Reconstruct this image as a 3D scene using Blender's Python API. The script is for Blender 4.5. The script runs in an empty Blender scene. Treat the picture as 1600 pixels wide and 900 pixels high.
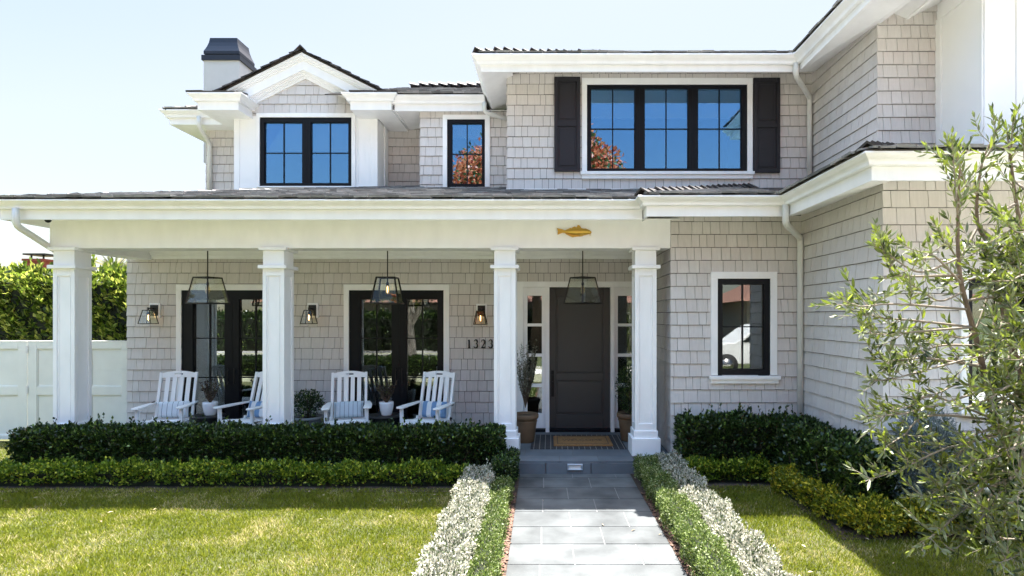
import bpy, bmesh, math, random
import numpy as np
from mathutils import Vector, Matrix
R = math.radians
random.seed(7)
rng = np.random.default_rng(11)
S = bpy.context.scene
COL = S.collection

# ------------------------------------------------------------------ camera
CAMZ, F, VX, VY = 1.95, 890.0, 860.0, 495.0
cam_d = bpy.data.cameras.new("camera"); cam = bpy.data.objects.new("camera", cam_d); COL.objects.link(cam)
cam.location = (0, 0, CAMZ); cam.rotation_euler = (R(90), 0, 0)
cam_d.sensor_width = 36; cam_d.lens = F / 1600 * 36
cam_d.shift_x = (800 - VX) / 1600; cam_d.shift_y = (VY - 450) / 1600
cam_d.clip_start = 0.05; cam_d.clip_end = 3000
S.camera = cam
# ------------------------------------------------------------------ light
sun_vec = Vector((0.17, 1.10, 3.4)).normalized()
elev = math.asin(sun_vec.z); azim = math.atan2(sun_vec.x, sun_vec.y)
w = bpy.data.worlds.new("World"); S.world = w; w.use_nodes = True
nt = w.node_tree; nt.nodes.clear()
sky = nt.nodes.new("ShaderNodeTexSky"); sky.sky_type = 'NISHITA'; sky.sun_disc = False
sky.sun_elevation = elev; sky.sun_rotation = azim
sky.air_density = 1.3; sky.dust_density = 1.0; sky.ozone_density = 1.0; sky.altitude = 50
bg = nt.nodes.new("ShaderNodeBackground"); bg.inputs[1].default_value = 0.15
wo = nt.nodes.new("ShaderNodeOutputWorld")
# bright hazy sky: soft shoulder on the very bright Nishita values (same for light and view)
hs = nt.nodes.new("ShaderNodeHueSaturation"); 
s0 = nt.nodes.new("ShaderNodeSeparateColor"); s0.mode = 'HSV'; nt.links.new(sky.outputs[0], s0.inputs[0])
sm = nt.nodes.new("ShaderNodeMapRange"); sm.inputs[1].default_value = 2.5; sm.inputs[2].default_value = 6.0; sm.inputs[3].default_value = 1.55; sm.inputs[4].default_value = 0.5
nt.links.new(s0.outputs[2], sm.inputs[0]); nt.links.new(sm.outputs[0], hs.inputs["Saturation"])
nt.links.new(sky.outputs[0], hs.inputs["Color"])
sv = nt.nodes.new("ShaderNodeSeparateColor"); sv.mode = 'HSV'; nt.links.new(hs.outputs[0], sv.inputs[0])
SHO = 0.68
mdv = nt.nodes.new("ShaderNodeMath"); mdv.operation = 'DIVIDE'; mdv.inputs[1].default_value = SHO; nt.links.new(sv.outputs[2], mdv.inputs[0])
mad = nt.nodes.new("ShaderNodeMath"); mad.operation = 'ADD'; mad.inputs[1].default_value = 1; nt.links.new(mdv.outputs[0], mad.inputs[0])
mv = nt.nodes.new("ShaderNodeMath"); mv.operation = 'DIVIDE'; nt.links.new(sv.outputs[2], mv.inputs[0]); nt.links.new(mad.outputs[0], mv.inputs[1])
cc_ = nt.nodes.new("ShaderNodeCombineColor"); cc_.mode = 'HSV'; nt.links.new(sv.outputs[0], cc_.inputs[0]); nt.links.new(sv.outputs[1], cc_.inputs[1]); nt.links.new(mv.outputs[0], cc_.inputs[2])
# added brightness overhead, out of view, to fill the shade (above 30 degrees), pale blue towards the horizon
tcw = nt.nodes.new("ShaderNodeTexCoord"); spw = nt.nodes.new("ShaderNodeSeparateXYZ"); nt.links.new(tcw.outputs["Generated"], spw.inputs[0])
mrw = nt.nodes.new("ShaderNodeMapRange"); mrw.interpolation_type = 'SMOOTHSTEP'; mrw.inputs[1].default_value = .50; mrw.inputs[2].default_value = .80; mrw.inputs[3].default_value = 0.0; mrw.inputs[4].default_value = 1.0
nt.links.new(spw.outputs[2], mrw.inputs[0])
oh_fill = nt.nodes.new("ShaderNodeMix"); oh_fill.data_type = 'RGBA'; nt.links.new(mrw.outputs[0], oh_fill.inputs[0]); oh_fill.inputs[6].default_value = (1, 1, 1, 1); oh_fill.inputs[7].default_value = (4.9, 4.0, 3.15, 1)
vmw = nt.nodes.new("ShaderNodeVectorMath"); vmw.operation = 'MULTIPLY'; nt.links.new(cc_.outputs[0], vmw.inputs[0]); nt.links.new(oh_fill.outputs[2], vmw.inputs[1])
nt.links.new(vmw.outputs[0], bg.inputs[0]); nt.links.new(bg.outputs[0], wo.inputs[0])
sd = bpy.data.lights.new("sun", 'SUN'); sd.energy = 2.0; sd.angle = R(0.53); sd.color = (1.0, 0.965, 0.91)
so = bpy.data.objects.new("sun", sd); COL.objects.link(so)
so.rotation_euler = sun_vec.to_track_quat('Z', 'Y').to_euler()
S.view_settings.view_transform = 'Standard'; S.view_settings.look = 'None'
S.view_settings.exposure = 3.66; S.view_settings.gamma = 1.0
S.cycles.max_bounces = 8; S.cycles.transparent_max_bounces = 16
S.cycles.use_denoising = True

# ------------------------------------------------------------------ helpers
def P(px, py, D):
    return Vector(((px - VX) * D / F, D, CAMZ + (VY - py) * D / F))
def PX(px, D): return (px - VX) * D / F
def PZ(py, D): return CAMZ + (VY - py) * D / F

class MB:
    def __init__(s): s.v = []; s.f = []; s.m = []; s.sm = []
    def add(s, vs, fs, m=0, smooth=False):
        b = len(s.v); s.v += [tuple(x) for x in vs]
        for f in fs: s.f.append(tuple(b + i for i in f)); s.m.append(m); s.sm.append(smooth)
        return s
    def box(s, x0, x1, y0, y1, z0, z1, m=0, M=None):
        vs = [Vector(c) for c in ((x0,y0,z0),(x1,y0,z0),(x1,y1,z0),(x0,y1,z0),(x0,y0,z1),(x1,y0,z1),(x1,y1,z1),(x0,y1,z1))]
        if M is not None: vs = [M @ v for v in vs]
        return s.add(vs, [(0,3,2,1),(4,5,6,7),(0,1,5,4),(1,2,6,5),(2,3,7,6),(3,0,4,7)], m)
    def bar(s, a, b, wx, wy, up=(0,0,1), m=0):
        a = Vector(a); b = Vector(b); d = (b - a).normalized(); u = Vector(up)
        if abs(d.dot(u)) > 0.98: u = Vector((0,1,0))
        x = d.cross(u).normalized(); y = x.cross(d).normalized()
        vs = []
        for p in (a, b):
            for sx, sy in ((-1,-1),(1,-1),(1,1),(-1,1)): vs.append(p + x*sx*wx/2 + y*sy*wy/2)
        return s.add(vs, [(0,1,2,3),(7,6,5,4),(0,4,5,1),(1,5,6,2),(2,6,7,3),(3,7,4,0)], m)
    def tube(s, pts, r, n=8, m=0, cap=True):
        pts = [Vector(p) for p in pts]; rs = r if isinstance(r, (list, tuple)) else [r]*len(pts)
        prev = None; rings = []
        for i, p in enumerate(pts):
            if i == 0: d = pts[1]-p
            elif i == len(pts)-1: d = p-pts[i-1]
            else: d = (pts[i+1]-p).normalized() + (p-pts[i-1]).normalized()
            d.normalize()
            if prev is None:
                u = Vector((0,0,1)) if abs(d.z) < .9 else Vector((1,0,0)); x = d.cross(u).normalized()
            else:
                x = (prev - d*prev.dot(d)).normalized()
            prev = x; y = d.cross(x)
            k = 1.0
            rings.append([p + (x*math.cos(t)+y*math.sin(t))*rs[i]*k for t in [2*math.pi*j/n for j in range(n)]])
        vs = [v for rg in rings for v in rg]; fs = []
        for i in range(len(rings)-1):
            for j in range(n):
                a = i*n+j; b = i*n+(j+1)%n; fs.append((a, b, b+n, a+n))
        if cap: fs.append(tuple(range(n))[::-1]); fs.append(tuple((len(rings)-1)*n+j for j in range(n)))
        return s.add(vs, fs, m, True)
    def lathe(s, prof, c=(0,0,0), n=24, m=0):
        c = Vector(c); vs = []; fs = []
        for (r, z) in prof:
            for j in range(n): t = 2*math.pi*j/n; vs.append(c + Vector((r*math.cos(t), r*math.sin(t), z)))
        for i in range(len(prof)-1):
            for j in range(n):
                a = i*n+j; b = i*n+(j+1)%n; fs.append((a, b, b+n, a+n))
        fs.append(tuple(range(n))[::-1]); fs.append(tuple((len(prof)-1)*n+j for j in range(n)))
        return s.add(vs, fs, m, True)
    def prism(s, poly, d, m=0):
        """poly: list of 3D points (planar), extruded by vector d"""
        d = Vector(d); n = len(poly); vs = [Vector(p) for p in poly] + [Vector(p)+d for p in poly]
        fs = [tuple(range(n)), tuple(range(2*n-1, n-1, -1))] + [(i, i+n, (i+1) % n+n, (i+1) % n) for i in range(n)]
        return s.add(vs, fs, m)
    def sweep(s, path, prof, m=0, side=1):
        """path: XY points; prof: (out, z) points, out measured to the right (side=1) of travel; mitred"""
        pts = [Vector((p[0], p[1])) for p in path]; n = len(pts); k = len(prof); vs = []
        for i in range(n):
            def nrm(a, b): d = (b-a).normalized(); return Vector((d.y, -d.x))*side
            if i == 0: o = nrm(pts[0], pts[1])
            elif i == n-1: o = nrm(pts[-2], pts[-1])
            else:
                n1 = nrm(pts[i-1], pts[i]); n2 = nrm(pts[i], pts[i+1]); o = (n1+n2); o = o/max(o.length_squared, 1e-6)*2*1.0; o = o/1.0
                o = (n1+n2).normalized(); o = o/max(o.dot(n1), .2)
            for (a, z) in prof: q = pts[i]+o*a; vs.append((q.x, q.y, z))
        fs = []
        for i in range(n-1):
            for j in range(k):
                a = i*k+j; b = i*k+(j+1) % k; fs.append((a, b, b+k, a+k))
        fs.append(tuple(range(k))); fs.append(tuple((n-1)*k+j for j in range(k))[::-1])
        return s.add(vs, fs, m)
    def build(s, name, mats, parent=None, bevel=0, fix=True, loc=None):
        me = bpy.data.meshes.new(name); me.from_pydata(s.v, [], s.f)
        if not isinstance(mats, (list, tuple)): mats = [mats]
        for q in mats: me.materials.append(q)
        me.polygons.foreach_set("material_index", s.m); me.polygons.foreach_set("use_smooth", s.sm)
        if fix and len(s.f) < 60000:
            bm = bmesh.new(); bm.from_mesh(me); bmesh.ops.recalc_face_normals(bm, faces=bm.faces); bm.to_mesh(me); bm.free()
        me.update()
        o = bpy.data.objects.new(name, me); COL.objects.link(o)
        if parent is not None: o.parent = parent
        if loc is not None: o.location = loc
        if bevel:
            b = o.modifiers.new("bevel", 'BEVEL'); b.width = bevel; b.segments = 1; b.limit_method = 'ANGLE'; b.angle_limit = R(40)
        return o

def tag(o, label=None, cat=None, group=None, kind=None):
    if label: o["label"] = label
    if cat: o["category"] = cat
    if group: o["group"] = group
    if kind: o["kind"] = kind
    return o
def empty(name, loc, label=None, cat=None, group=None, rz=0):
    o = bpy.data.objects.new(name, None); o.empty_display_size = .1; COL.objects.link(o)
    o.location = loc; o.rotation_euler = (0, 0, rz); tag(o, label, cat, group); return o
def kids(o, reg): return reg.get(o.name, [])
def copy_tree(o, parent=None):
    ch = [c for c in COL.objects if c.parent == o]
    c = o.copy(); COL.objects.link(c); c.parent = parent
    if parent is not None: c.matrix_parent_inverse = o.matrix_parent_inverse.copy()
    for q in ch: copy_tree(q, c)
    return c

# ------------------------------------------------------------------ materials
def mat(name, col, rough=.6, metal=0, spec=.5, var=0, noise=0, nscale=8, bump=0, bscale=60, emit=None, estr=0, nstretch=(1,1,1), col2=None):
    m = bpy.data.materials.new(name); m.use_nodes = True; t = m.node_tree; b = t.nodes["Principled BSDF"]
    b.inputs["Base Color"].default_value = (*col, 1); b.inputs["Roughness"].default_value = rough
    b.inputs["Metallic"].default_value = metal; b.inputs["Specular IOR Level"].default_value = spec
    if emit: b.inputs["Emission Color"].default_value = (*emit, 1); b.inputs["Emission Strength"].default_value = estr
    if var or noise:
        base = t.nodes.new("ShaderNodeRGB"); base.outputs[0].default_value = (*col, 1); out = base.outputs[0]
        def mulby(out, fac_socket, lo, hi):
            mr = t.nodes.new("ShaderNodeMapRange"); mr.inputs[3].default_value = lo; mr.inputs[4].default_value = hi
            t.links.new(fac_socket, mr.inputs[0])
            mx = t.nodes.new("ShaderNodeMix"); mx.data_type = 'RGBA'; mx.blend_type = 'MULTIPLY'; mx.inputs[0].default_value = 1
            cb = t.nodes.new("ShaderNodeCombineColor")
            for i in range(3): t.links.new(mr.outputs[0], cb.inputs[i])
            t.links.new(out, mx.inputs[6]); t.links.new(cb.outputs[0], mx.inputs[7]); return mx.outputs[2]
        if var:
            g = t.nodes.new("ShaderNodeNewGeometry"); src = g.outputs["Random Per Island"]
            if col2:
                mx = t.nodes.new("ShaderNodeMix"); mx.data_type = 'RGBA'; t.links.new(src, mx.inputs[0])
                mx.inputs[6].default_value = (*col, 1); mx.inputs[7].default_value = (*col2, 1); out = mx.outputs[2]
            out = mulby(out, src, 1-var, 1+var)
        if noise:
            tc = t.nodes.new("ShaderNodeTexCoord"); mp = t.nodes.new("ShaderNodeMapping"); mp.inputs[3].default_value = nstretch
            n = t.nodes.new("ShaderNodeTexNoise"); n.inputs["Scale"].default_value = nscale; n.inputs["Detail"].default_value = 5
            t.links.new(tc.outputs["Object"], mp.inputs[0]); t.links.new(mp.outputs[0], n.inputs["Vector"])
            mr2 = t.nodes.new("ShaderNodeMapRange"); mr2.inputs[1].default_value = .3; mr2.inputs[2].default_value = .7
            t.links.new(n.outputs[0], mr2.inputs[0]); out = mulby(out, mr2.outputs[0], 1-noise, 1+noise)
        t.links.new(out, b.inputs["Base Color"])
    if bump:
        tc = t.nodes.new("ShaderNodeTexCoord"); n = t.nodes.new("ShaderNodeTexNoise"); n.inputs["Scale"].default_value = bscale
        n.inputs["Detail"].default_value = 4
        mp = t.nodes.new("ShaderNodeMapping"); mp.inputs[3].default_value = nstretch
        bp = t.nodes.new("ShaderNodeBump"); bp.inputs["Strength"].default_value = bump; bp.inputs["Distance"].default_value = .01
        t.links.new(tc.outputs["Object"], mp.inputs[0]); t.links.new(mp.outputs[0], n.inputs["Vector"])
        t.links.new(n.outputs[0], bp.inputs["Height"]); t.links.new(bp.outputs[0], b.inputs["Normal"])
    return m

def leaf_mat(name, c1, c2, c3=None, p3=.1, trans=.35, rough=.45, under=None, spec=.4, tr_col=None):
    m = bpy.data.materials.new(name); m.use_nodes = True; t = m.node_tree; b = t.nodes["Principled BSDF"]; out = t.nodes["Material Output"]
    g = t.nodes.new("ShaderNodeNewGeometry")
    cr = t.nodes.new("ShaderNodeValToRGB"); e = cr.color_ramp.elements
    e[0].position = 0; e[0].color = (*c1, 1); e[1].position = 1-p3 if c3 else 1; e[1].color = (*c2, 1)
    if c3:
        q = cr.color_ramp.elements.new(min(1, 1-p3+.02)); q.color = (*c3, 1)
    t.links.new(g.outputs["Random Per Island"], cr.inputs[0]); col = cr.outputs[0]
    if under:
        mx = t.nodes.new("ShaderNodeMix"); mx.data_type = 'RGBA'; t.links.new(g.outputs["Backfacing"], mx.inputs[0])
        t.links.new(col, mx.inputs[6]); mx.inputs[7].default_value = (*under, 1); col2 = mx.outputs[2]
    else: col2 = col
    t.links.new(col2, b.inputs["Base Color"]); b.inputs["Roughness"].default_value = rough; b.inputs["Specular IOR Level"].default_value = spec
    tr = t.nodes.new("ShaderNodeBsdfTranslucent")
    if tr_col:
        mm = t.nodes.new("ShaderNodeMix"); mm.data_type = 'RGBA'; mm.blend_type = 'MULTIPLY'; mm.inputs[0].default_value = 1
        t.links.new(col, mm.inputs[6]); mm.inputs[7].default_value = (*tr_col, 1); t.links.new(mm.outputs[2], tr.inputs[0])
    else: t.links.new(col, tr.inputs[0])
    ms = t.nodes.new("ShaderNodeMixShader"); ms.inputs[0].default_value = trans
    t.links.new(b.outputs[0], ms.inputs[1]); t.links.new(tr.outputs[0], ms.inputs[2]); t.links.new(ms.outputs[0], out.inputs[0])
    return m

def glass_mat(name, refl, tint=(1,1,1), tcol=(.8,.85,.85), wav=0, add=.5):
    m = bpy.data.materials.new(name); m.use_nodes = True; t = m.node_tree; t.nodes.clear()
    out = t.nodes.new("ShaderNodeOutputMaterial"); ms = t.nodes.new("ShaderNodeMixShader")
    gl = t.nodes.new("ShaderNodeBsdfGlossy"); gl.inputs["Color"].default_value = (*tint, 1); gl.inputs["Roughness"].default_value = 0.0
    tp = t.nodes.new("ShaderNodeBsdfTransparent"); tp.inputs[0].default_value = (*tcol, 1)
    lw = t.nodes.new("ShaderNodeLayerWeight"); lw.inputs[0].default_value = .5
    mr = t.nodes.new("ShaderNodeMapRange"); mr.inputs[1].default_value = 0; mr.inputs[2].default_value = 1
    mr.inputs[3].default_value = refl; mr.inputs[4].default_value = min(1, refl+add)
    t.links.new(lw.outputs["Fresnel"], mr.inputs[0]); 
    if wav:
        tc = t.nodes.new("ShaderNodeTexCoord"); n = t.nodes.new("ShaderNodeTexNoise"); n.inputs["Scale"].default_value = 2.5; n.inputs["Detail"].default_value = 1
        bp = t.nodes.new("ShaderNodeBump"); bp.inputs["Strength"].default_value = wav; bp.inputs["Distance"].default_value = .01
        t.links.new(tc.outputs["Object"], n.inputs["Vector"]); t.links.new(n.outputs[0], bp.inputs["Height"]); t.links.new(bp.outputs[0], gl.inputs["Normal"])
    t.links.new(mr.outputs[0], ms.inputs[0]); t.links.new(tp.outputs[0], ms.inputs[1]); t.links.new(gl.outputs[0], ms.inputs[2])
    t.links.new(ms.outputs[0], out.inputs[0]); return m

M = {}
M['white'] = mat("white_paint", (.87,.87,.88), .45, noise=.035, nscale=2.5, nstretch=(2.5,2.5,1), bump=.12, bscale=18)
M['white_side'] = mat("white_board", (.87,.87,.88), .5, noise=.02, nscale=2)
M['fencewhite'] = mat("fence_paint", (.74,.75,.70), .5, noise=.04, nscale=4)
M['shingle'] = mat("wall_shingle", (.61,.57,.55), .85, var=.03, noise=.05, nscale=4, nstretch=(14,14,1), bump=.25, bscale=40, col2=(.615,.585,.57))
M['stucco_ch'] = mat("chimney_stucco", (.52,.52,.53), .9, noise=.03, nscale=5)
M['backing'] = mat("wall_sheathing", (.045,.038,.033), .9)
M['roof'] = mat("roof_tile", (.13,.128,.126), .8, var=.18, noise=.18, nscale=12, bump=.5, bscale=50, col2=(.27,.265,.26))
M['ridge'] = mat("ridge_tile", (.030,.026,.025), .7, var=.3, noise=.2, nscale=14, bump=.4, bscale=50, col2=(.065,.055,.052))
M['black'] = mat("black_frame", (.006,.007,.010), .4, spec=.18)
M['shutter'] = mat("shutter_paint", (.024,.023,.028), .45, spec=.25)
M['door'] = mat("door_paint", (.054,.053,.054), .42, spec=.3)
M['metal'] = mat("black_metal", (.012,.011,.011), .4, metal=.3)
M['cap'] = mat("chimney_cap_metal", (.035,.038,.05), .42, metal=.6)
M['downspout'] = mat("downspout_paint", (.66,.66,.64), .4)
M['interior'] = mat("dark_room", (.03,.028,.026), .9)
M['blind'] = mat("roller_blind", (.55,.55,.52), .8)
M['stone'] = mat("bluestone_paver", (.098,.104,.106), .85, spec=.08, var=.12, noise=.34, nscale=2.6, bump=.12, bscale=30)
M['porchstone'] = mat("porch_bluestone", (.13,.146,.162), .6, spec=.3, var=.12, noise=.15, nscale=3, bump=.1, bscale=30)
M['mortar'] = mat("mortar_joint", (.17,.17,.17), .9, spec=.1)
M['soil'] = mat("soil", (.055,.038,.028), .95, noise=.4, nscale=30, bump=.8, bscale=60)
M['mulch'] = mat("bark_chip", (.20,.11,.075), .9, var=.4, col2=(.12,.07,.05))
M['asphalt'] = mat("asphalt", (.42,.41,.39), .9, noise=.12, nscale=2)
M['concrete_far'] = mat("concrete_far", (.26,.25,.24), .9, noise=.1, nscale=2)
M['concrete'] = mat("concrete", (.66,.64,.61), .9, noise=.1, nscale=2)
M['gold'] = mat("gold_leaf", (.62,.40,.08), .32, metal=.85, bump=.3, bscale=80)
M['terra'] = mat("brown_terracotta", (.155,.098,.055), .6, noise=.12, nscale=9)
M['planter'] = mat("grey_planter", (.22,.23,.23), .6, noise=.1, nscale=9)
M['ceramic'] = mat("white_ceramic", (.74,.76,.80), .2)
M['chair'] = mat("chair_white", (.84,.84,.84), .4)
M['bulb'] = mat("bulb_glow", (1,.8,.5), .3, emit=(1,.66,.36), estr=1.0)
M['bark'] = mat("olive_bark", (.17,.12,.085), .9, noise=.3, nscale=25, bump=.6, bscale=60)
M['twig'] = mat("olive_twig", (.24,.20,.15), .85)
M['stem'] = mat("hedge_stem", (.10,.07,.045), .9)
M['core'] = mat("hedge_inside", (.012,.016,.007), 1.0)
M['glass_up'] = glass_mat("window_glass", .30, (.30,.62,1.0), wav=.05)
M['glass_door'] = glass_mat("door_glass", .085, (.85,.88,.9), wav=.03)
M['glass_lamp'] = glass_mat("lantern_glass", .012, (.8,.85,.9), (.96,.96,.93), add=.14)

# ------------------------------------------------------------------ ground, road, lawn, path
def sheet(name, x0, x1, y0, y1, z, m, thick=.05):
    o = MB().box(x0, x1, y0, y1, z-thick, z).build(name, m); return tag(o, kind='structure')
M['dirt'] = mat("ground_grass", (.06,.075,.025), .95, noise=.3, nscale=3)
gr = MB(); gr.add([(-900,-900,-.06),(900,-900,-.06),(900,900,-.06),(-900,900,-.06)], [(0,1,2,3)]); tag(gr.build("ground", M['dirt']), kind='structure')
M['turf'] = mat("turf_soil", (.06,.065,.02), .95, noise=.3, nscale=9, bump=.8, bscale=90)
M['turfc'] = mat("turf_across", (.24,.24,.16), .95, noise=.3, nscale=5)
M['turf2'] = mat("turf_front", (.24,.24,.16), .95, noise=.25, nscale=6)
sheet("lawn_soil", -14, 7.5, .6, 9.6, -.012, M['turf'])
sheet("lawn_front", -30, 5.8, -1.6, .6, -.013, M['turf2'])
sheet("bounce_driveway", 7.5, 14, -4.2, 5.4, -.008, M['concrete'])  # unseen pale slab, added to bounce sunlight onto the shaded facade
sheet("soil", -12, -.36, 6.35, 7.34, -.004, M['soil'], .02)
_sb = MB(); _sb.box(1.0, 3.4, 6.45, 7.4, -.03, -.004); _sb.box(2.55, 3.4, 5.0, 6.45, -.03, -.004); _sb.box(3.4, 7.5, 5.0, 5.58, -.03, -.004)
tag(_sb.build("soil", M['soil']), kind='structure')
_sb = MB(); _sb.box(-.98, -.30, 1.2, 6.35, -.03, -.0055); _sb.box(.95, 1.62, 1.2, 6.45, -.03, -.0055); tag(_sb.build("soil", M['soil']), kind='structure')
sheet("pavement", -60, 60, -3.4, -1.6, .0, M['concrete'])
sheet("kerb", -60, 60, -4.4, -4.2, .0, M['concrete'], .15)
sheet("verge", -60, 60, -4.2, -3.4, -.01, M['turfc'])
sheet("road", -80, 80, -11.6, -4.4, -.10, M['asphalt'], .06)
sheet("kerb", -60, 60, -11.8, -11.6, .0, M['concrete_far'], .15)
sheet("pavement", -60, 60, -14.6, -13.0, .0, M['concrete_far'])
sheet("verge", -60, 60, -13.0, -11.8, -.01, M['turfc'])
sheet("lawn_across", -60, 60, -20, -14.6, -.01, M['turfc'])

# flagstone path
def lx(D): return -.377 + (7.07-D)*.0155
def rx(D): return .986 + (7.07-D)*.0165
pb = MB(); pb.prism([(lx(7.08),7.08,-.004),(rx(7.08),7.08,-.004),(rx(-1.6),-1.6,-.004),(lx(-1.6),-1.6,-.004)], (0,0,-.03), 1)
rows = [7.075, 6.915]; 
while rows[-1] > -1.5: rows.append(rows[-1]-.405)
for i in range(len(rows)-1):
    a, b = rows[i], rows[i+1]; mid = (a+b)/2
    js = [.19+.545*k for k in range(-3, 4)] if i % 2 == 0 else [-.08+.545*k for k in range(-3, 4)]
    if i == 0: js = [.27, .80]
    off = (7.07-mid)*.0160
    xs = [lx(mid)] + [j+off*.0 for j in js if lx(mid)+.07 < j < rx(mid)-.07] + [rx(mid)]
    for k in range(len(xs)-1):
        g = .0055; x0, x1 = xs[k]+(g if k else 0), xs[k+1]-(g if k < len(xs)-2 else 0); h = random.uniform(-.0008,.0008)
        sh = lambda x, D: x + (mid-D)*.016
        pb.prism([(sh(x0,a),a-g,h),(sh(x1,a),a-g,h),(sh(x1,b),b+g,h),(sh(x0,b),b+g,h)], (0,0,-.02), 0)
tag(pb.build("path", [M['stone'], M['mortar']]), kind='structure')

# porch floor and entry step
PF = .16
fb = MB(); fb.box(-6.62, 1.56, 7.28, 9.05, -.05, PF-.004, 1); fb.box(-.42, 1.04, 7.10, 7.28, -.05, PF-.004, 1)
def slabs(mb, x0, x1, y0, y1, z, nx, off=0):
    w_ = (x1-x0)/nx; xs = [x0] + [x0+w_*(k+off) for k in range(1 if off == 0 else 0, nx+1) if x0+.05 < x0+w_*(k+off) < x1-.05] + [x1]
    for a, b in zip(xs, xs[1:]): mb.box(a+.004, b-.004, y0+.003, y1-.003, z-.03, z, 0)
slabs(fb, -.425, 1.045, 7.075, 7.33, PF, 3, .1); 
for r_, yy in enumerate([7.33, 7.72, 8.11, 8.50, 8.87]): slabs(fb, -6.62, 1.55, yy, yy+.39 if yy < 8.8 else 9.04, PF, 13, .5*(r_ % 2))
slabs(fb, -6.62, -.425, 7.27, 7.33, PF, 10); 
for a, b in ((-.425,-.06),(-.052,.50),(.508,1.045)): fb.box(a+.002, b-.002, 7.068, 7.10, 0, PF-.031, 0)
fb.box(-6.63, -.43, 7.262, 7.28, -.05, PF-.035, 0)
tag(fb.build("porch_floor", [M['porchstone'], M['mortar']]), kind='structure')

# mulch chips beside the path (stuff)
cv = MB()
for k in range(2600):
    D = random.uniform(3.2, 6.3)
    x = random.choice((lx(D)-random.uniform(.01,.11), rx(D)+random.uniform(.01,.09), lx(D)-random.uniform(.28,.42)))
    a = random.uniform(0, 6.28); l = random.uniform(.008,.022); w_ = l*.5
    dx, dy = math.cos(a)*l, math.sin(a)*l; ex, ey = -math.sin(a)*w_, math.cos(a)*w_; z = random.uniform(0,.01)
    cv.add([(x-dx-ex,D-dy-ey,z),(x+dx-ex,D+dy-ey,z+random.uniform(-.004,.008)),(x+dx+ex,D+dy+ey,z+.004),(x-dx+ex,D-dy+ey,z+random.uniform(-.002,.008))], [(0,1,2,3)])
tag(cv.build("bark_mulch", M['mulch'], fix=False), label="reddish brown bark chips along the edge of the stone path", cat="mulch", kind='stuff')

def raw_mesh(name, V, nper, mats, parent=None, quad=True, faces=None, mi=None):
    """V: (N,nper,3) verts; each element one polygon of nper verts, or faces template"""
    N = V.shape[0]; me = bpy.data.meshes.new(name)
    tmpl = faces if faces is not None else [tuple(range(nper))]
    lt = np.array([i for f in tmpl for i in f]); ls = np.array([len(f) for f in tmpl])
    me.vertices.add(N*nper); me.vertices.foreach_set("co", V.reshape(-1).astype(np.float32))
    loops = (np.arange(N)[:,None]*nper + lt[None,:]).reshape(-1)
    me.loops.add(len(loops)); me.loops.foreach_set("vertex_index", loops.astype(np.int32))
    tot = np.tile(ls, N); st = np.concatenate([[0], np.cumsum(tot)[:-1]])
    me.polygons.add(len(tot)); me.polygons.foreach_set("loop_start", st.astype(np.int32)); me.polygons.foreach_set("loop_total", tot.astype(np.int32))
    if not isinstance(mats, (list,tuple)): mats = [mats]
    for q in mats: me.materials.append(q)
    me.update(calc_edges=True); me.validate()
    o = bpy.data.objects.new(name, me); COL.objects.link(o)
    if parent is not None: o.parent = parent
    return o

def unit(a): return a/np.maximum(np.linalg.norm(a, axis=1, keepdims=True), 1e-9)
def leaf_verts(Pt, ax, L, Wd, fold=.25, curl=0.0):
    """kite leaves: 4 verts each"""
    N = len(Pt); rnd = rng.normal(size=(N,3)); ax = unit(ax); s = unit(np.cross(ax, rnd)); n = np.cross(s, ax)
    L = L[:,None]; Wd = Wd[:,None]
    b = Pt; mid = Pt + ax*L*.45; tip = Pt + ax*L + n*L*curl
    l = mid - s*Wd/2 + n*Wd*fold; r = mid + s*Wd/2 + n*Wd*fold
    return np.stack([b, l, tip, r], axis=1)

# fallen leaves
lf = MB()
for k in range(70):
    x, y = random.uniform(-7,4.5), random.uniform(3.2,6.4)
    a = random.uniform(0,6.28); l = random.uniform(.015,.035); c, s2 = math.cos(a)*l, math.sin(a)*l; z = .022 if (x < -.95 or x > 1.65) else .006
    lf.add([(x-c,y-s2,z),(x+s2*.35,y-c*.35,z+.008),(x+c,y+s2,z+.003),(x-s2*.35,y+c*.35,z+.006)], [(0,1,2,3)])
M['litter'] = mat("dry_leaf", (.26,.19,.11), .8, var=.4, col2=(.40,.34,.22)); tag(lf.build("leaf_litter", M['litter'], fix=False), label="scattered dry fallen leaves on the lawn and path", cat="leaf litter", kind='stuff')
# lawn blades
def lawn(x0, x1, y0, y1, dens, keep):
    N = int((x1-x0)*(y1-y0)*dens); x = rng.uniform(x0, x1, N); y = rng.uniform(y0, y1, N)
    k = keep(x, y); x, y = x[k], y[k]; N = len(x)
    a = rng.uniform(0, 2*np.pi, N); h = rng.uniform(.014,.042,N)*(1+.25*np.sin(x*3.1+y*2)*np.cos(y*4.3-x)); wd = rng.uniform(.0020,.0040,N)
    lean = rng.uniform(.2,1.1,N)*h; b = rng.uniform(0,2*np.pi,N)
    base = np.stack([x,y,np.full(N,-.013)],1); s = np.stack([np.cos(a),np.sin(a),np.zeros(N)],1)*wd[:,None]
    tip = base + np.stack([np.cos(b)*lean,np.sin(b)*lean,h],1); mid = base*.5+tip*.5 + np.stack([0*h,0*h,h*.15],1)
    return np.stack([base-s, base+s, mid+s*.8, tip, mid-s*.8],1)
kl = lambda x,y: (x < lx(y)-.58)
kr = lambda x,y: (x > rx(y)+.60) & ~((x > 2.62) & (y > 5.15)) & ~((x > 2.72) & (y > 5.0)) & (y < 6.56)
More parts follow.
